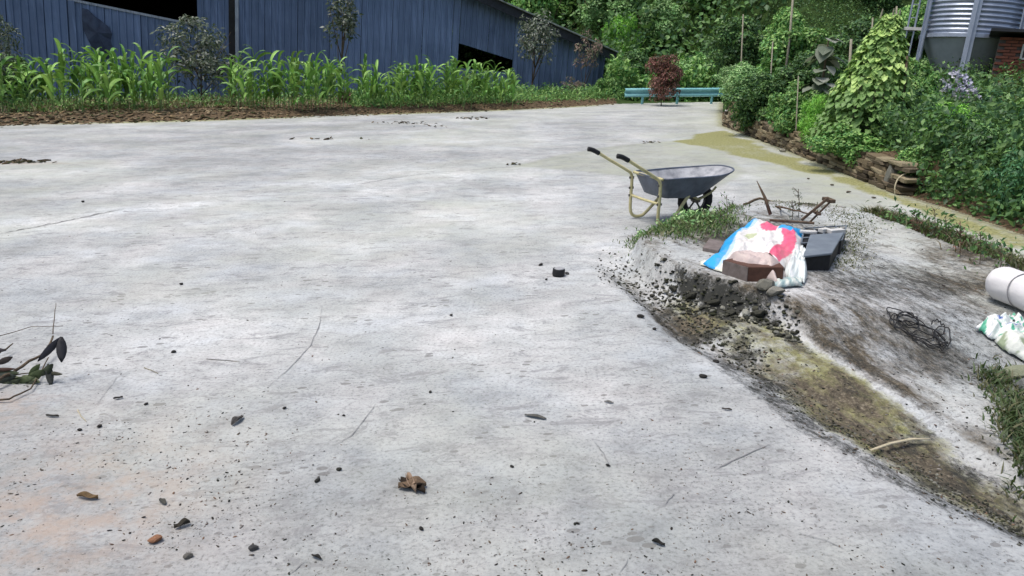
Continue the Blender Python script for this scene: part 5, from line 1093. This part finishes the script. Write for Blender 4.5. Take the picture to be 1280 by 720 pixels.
# ------------------------------------------------------------------ weeds round the barrow and along the apron
def blades(name, n, posf, ln, col, label, seed, wdt=.007, lean=.5, parent=None, tip=.8):
    r = np.random.RandomState(seed); P2 = posf(r, n); n = len(P2); z_ = Hf(P2[:, 0], P2[:, 1]); P = np.column_stack([P2, z_-.01]); ll = ln*r.uniform(.35, 1.25, n); a = r.uniform(0, 6.28, n); d = np.column_stack([np.cos(a)*lean*r.rand(n), np.sin(a)*lean*r.rand(n), np.ones(n)])
    s_ = np.column_stack([-np.sin(a), np.cos(a), np.zeros(n)])*wdt*r.uniform(.6, 1.4, n)[:, None]; mid = P+d*ll[:, None]*.55; d2 = d.copy(); d2[:, :2] *= 2.6; d2[:, 2] *= .6; tp_ = mid+d2*ll[:, None]*.5
    V_ = np.stack([P-s_*.6, P+s_*.6, mid+s_, mid-s_, tp_], 1).reshape(-1, 3); b = np.arange(n)[:, None]*5; F_ = np.concatenate([b+np.array([[0, 1, 2]]), b+np.array([[0, 2, 3]]), b+np.array([[3, 2, 4]])], 0)
    pa = np.array(col); C_ = np.repeat(pa[r.randint(len(pa), size=n)]*r.uniform(.7, 1.25, (n, 1)), 5, 0); o = arrmesh(name, V_, F_, C_, 'leaf', parent); o['kind'] = 'stuff'; o['label'] = label; return o
GRN = [(.06, .13, .03), (.10, .19, .05), (.16, .25, .07), (.22, .22, .12), (.05, .08, .03)]
def pixpts(spots):
    def f(r, n):
        out = []; W_ = np.array([q[4] for q in spots], float); k = r.choice(len(spots), n, p=W_/W_.sum())
        for i_ in k: x, y, sx, sy, _ = spots[i_]; p = uv0(x+r.normal()*sx, y+r.normal()*sy); out.append(p)
        return np.array(out)
    return f
blades('weeds', 5200, pixpts([(840, 304, 20, 7, 3), (870, 299, 18, 6, 3), (905, 282, 12, 5, 1.0), (812, 305, 12, 6, 1.6), (855, 314, 30, 7, 2.2), (900, 300, 14, 6, 1)]), .055, GRN, 'grass and weeds growing round the wheel of the barrow', 1, .0045, .9)
blades('weeds', 2300, pixpts([(1060, 322, 14, 14, 1), (1075, 300, 14, 8, .6), (1040, 350, 20, 5, .5), (990, 278, 30, 4, .8), (905, 270, 18, 4, .5), (1050, 288, 16, 4, .5)]), .03, [(.13, .15, .07), (.20, .20, .12), (.08, .10, .04)], 'short mossy grass round the rubbish pile', 2, .004, .8)
def wl(r, n):
    t = r.rand(n)*(len(WEEDL)-1); i_ = t.astype(int); f = (t-i_)[:, None]; p = WEEDL[i_]*(1-f)+WEEDL[i_+1]*f; return p+r.normal(size=(n, 2))*np.array([.09, .12])
blades('weeds', 6500, wl, .10, [(.05, .07, .025), (.10, .12, .05), (.18, .14, .08), (.09, .065, .04), (.11, .16, .05), (.22, .19, .12)], 'strip of grass and dead weeds along the far side of the apron', 3, .005, .8)
blades('weeds', 1800, pixpts([(1270, 500, 14, 16, 1), (1250, 455, 14, 10, .7), (1290, 530, 10, 20, 1), (1300, 480, 20, 30, 1)]), .06, [(.05, .09, .03), (.09, .13, .05), (.12, .12, .06)], 'dark grass at the right edge below the plastic', 4, .005, .8)
def leafyweeds(spots, n, leaf, pal, label, seed, hmax):
    def f(r, n_): return pixpts(spots)(r, n_)
    return carpet('leafy_weeds', n, f, leaf, pal, label, hmax, .45, seed)
leafyweeds([(828, 300, 12, 5, 2), (846, 298, 14, 5, 2), (812, 303, 8, 4, 1), (862, 300, 16, 6, 1.5)], 900, .04, 'light', 'bright leafy weeds left of the wheel of the barrow', 21, .09)
leafyweeds([(1190, 308, 18, 6, 1), (1140, 294, 24, 6, 1), (1235, 332, 22, 8, 1)], 800, .045, 'dark', 'small leafy weeds in the strip beyond the apron', 22, .16)
WS = random.Random(9); blades('dry_grass', 7000, vergeL, .22, [(.26, .21, .12), (.16, .12, .07), (.34, .28, .17), (.10, .13, .05)], 'dry yellowed grass on the brown verge', 31, .010, 1.3); TW = [bpy.data.meshes.new('twig') for _ in range(1)]
def stalkweed(px, py, ytop, label, col='mid', nl=26, leafl=.03, lean=0, name='tall_weed'):
    b = G(px, py); tp_ = above(b, px+lean, ytop); hgt = (tp_-b); e = empty(name, b, label, 'weed', 'tall weeds'); m = MB(); m.tube(smooth([Vector((0, 0, -.02)), hgt*.5+Vector((.008, 0, 0)), hgt], 3), .0028, 5)
    for k in range(6): t = WS.uniform(.3, .95); d = Vector((WS.uniform(-1, 1), WS.uniform(-1, 1), .7))*.06; m.tube([hgt*t, hgt*t+d], .0016, 4)
    m.build('stem', 'bark', e); n = nl; t = np.array([WS.uniform(.15, 1) for _ in range(n)]); P = np.outer(t, np.array(hgt))+RS.normal(size=(n, 3))*.018; D = RS.normal(size=(n, 3)); N_ = RS.normal(size=(n, 3))+np.array([0, 0, 1]); pa = np.array(PAL[col]); V_, F_, C_ = leaves(P, D, N_, np.full(n, leafl), .4, pa[RS.randint(len(pa), size=n)]*.8)
    arrmesh('foliage', V_, F_, C_, 'leaf', e)
for a in [(998, 272, 236, 'tall thin weed behind the rubbish pile, right of the pointed stick', 'grey', 30), (908, 285, 244, 'tall weed between the wheel and the blue of the sack', 'mid', 34), (899, 282, 256, 'shorter weed next to the wheel of the barrow', 'mid', 20), (915, 275, 250, 'thin weed just left of the brown root', 'dark', 20), (990, 275, 250, 'short weed left of the thin tall one', 'grey', 16),
          (1168, 305, 262, 'tall dry weed in the strip beyond the apron, left one', 'grey', 30), (1200, 322, 276, 'tall dry weed in the middle of the strip', 'red', 26), (1182, 312, 270, 'leafy weed between the two tall dry ones', 'mid', 30), (1225, 330, 290, 'leaning weed right of the tall dry one', 'mid', 26), (1108, 284, 264, 'short weed at the left end of the strip', 'dark', 20), (1124, 288, 262, 'dark weed second from the left end of the strip', 'dark', 24), (1250, 345, 312, 'weed above the white roll', 'mid', 24), (1145, 296, 268, 'dark bushy weed before the left dry one', 'red', 28)]: stalkweed(*a)
# litter along the far edge of the yard
tag(scatter('leaf_litter', vr, [(Vector((*uv0(x, y), .012+H1(*uv0(x, y)))), rot3(), (s_*2.2, s_, s_*.4), t_) for x, y, s_, t_ in [(random.gauss(cx, sx), random.gauss(cy, .8), random.uniform(.03, .09), random.uniform(.3, 1.2)) for cx, cy, sx, n in [(510, 154, 16, 34), (590, 148, 12, 34), (18, 203, 20, 60), (545, 158, 12, 8), (400, 174, 22, 12), (650, 206, 8, 6), (815, 178, 6, 8)] for _ in range(n)]]), 'dead leaves and twigs drifted on the far concrete')
RG_APPLY = True
for o in list(C.objects):
    if o.parent is None and o.type not in ('CAMERA', 'LIGHT'): o.matrix_basis = RG @ o.matrix_basis
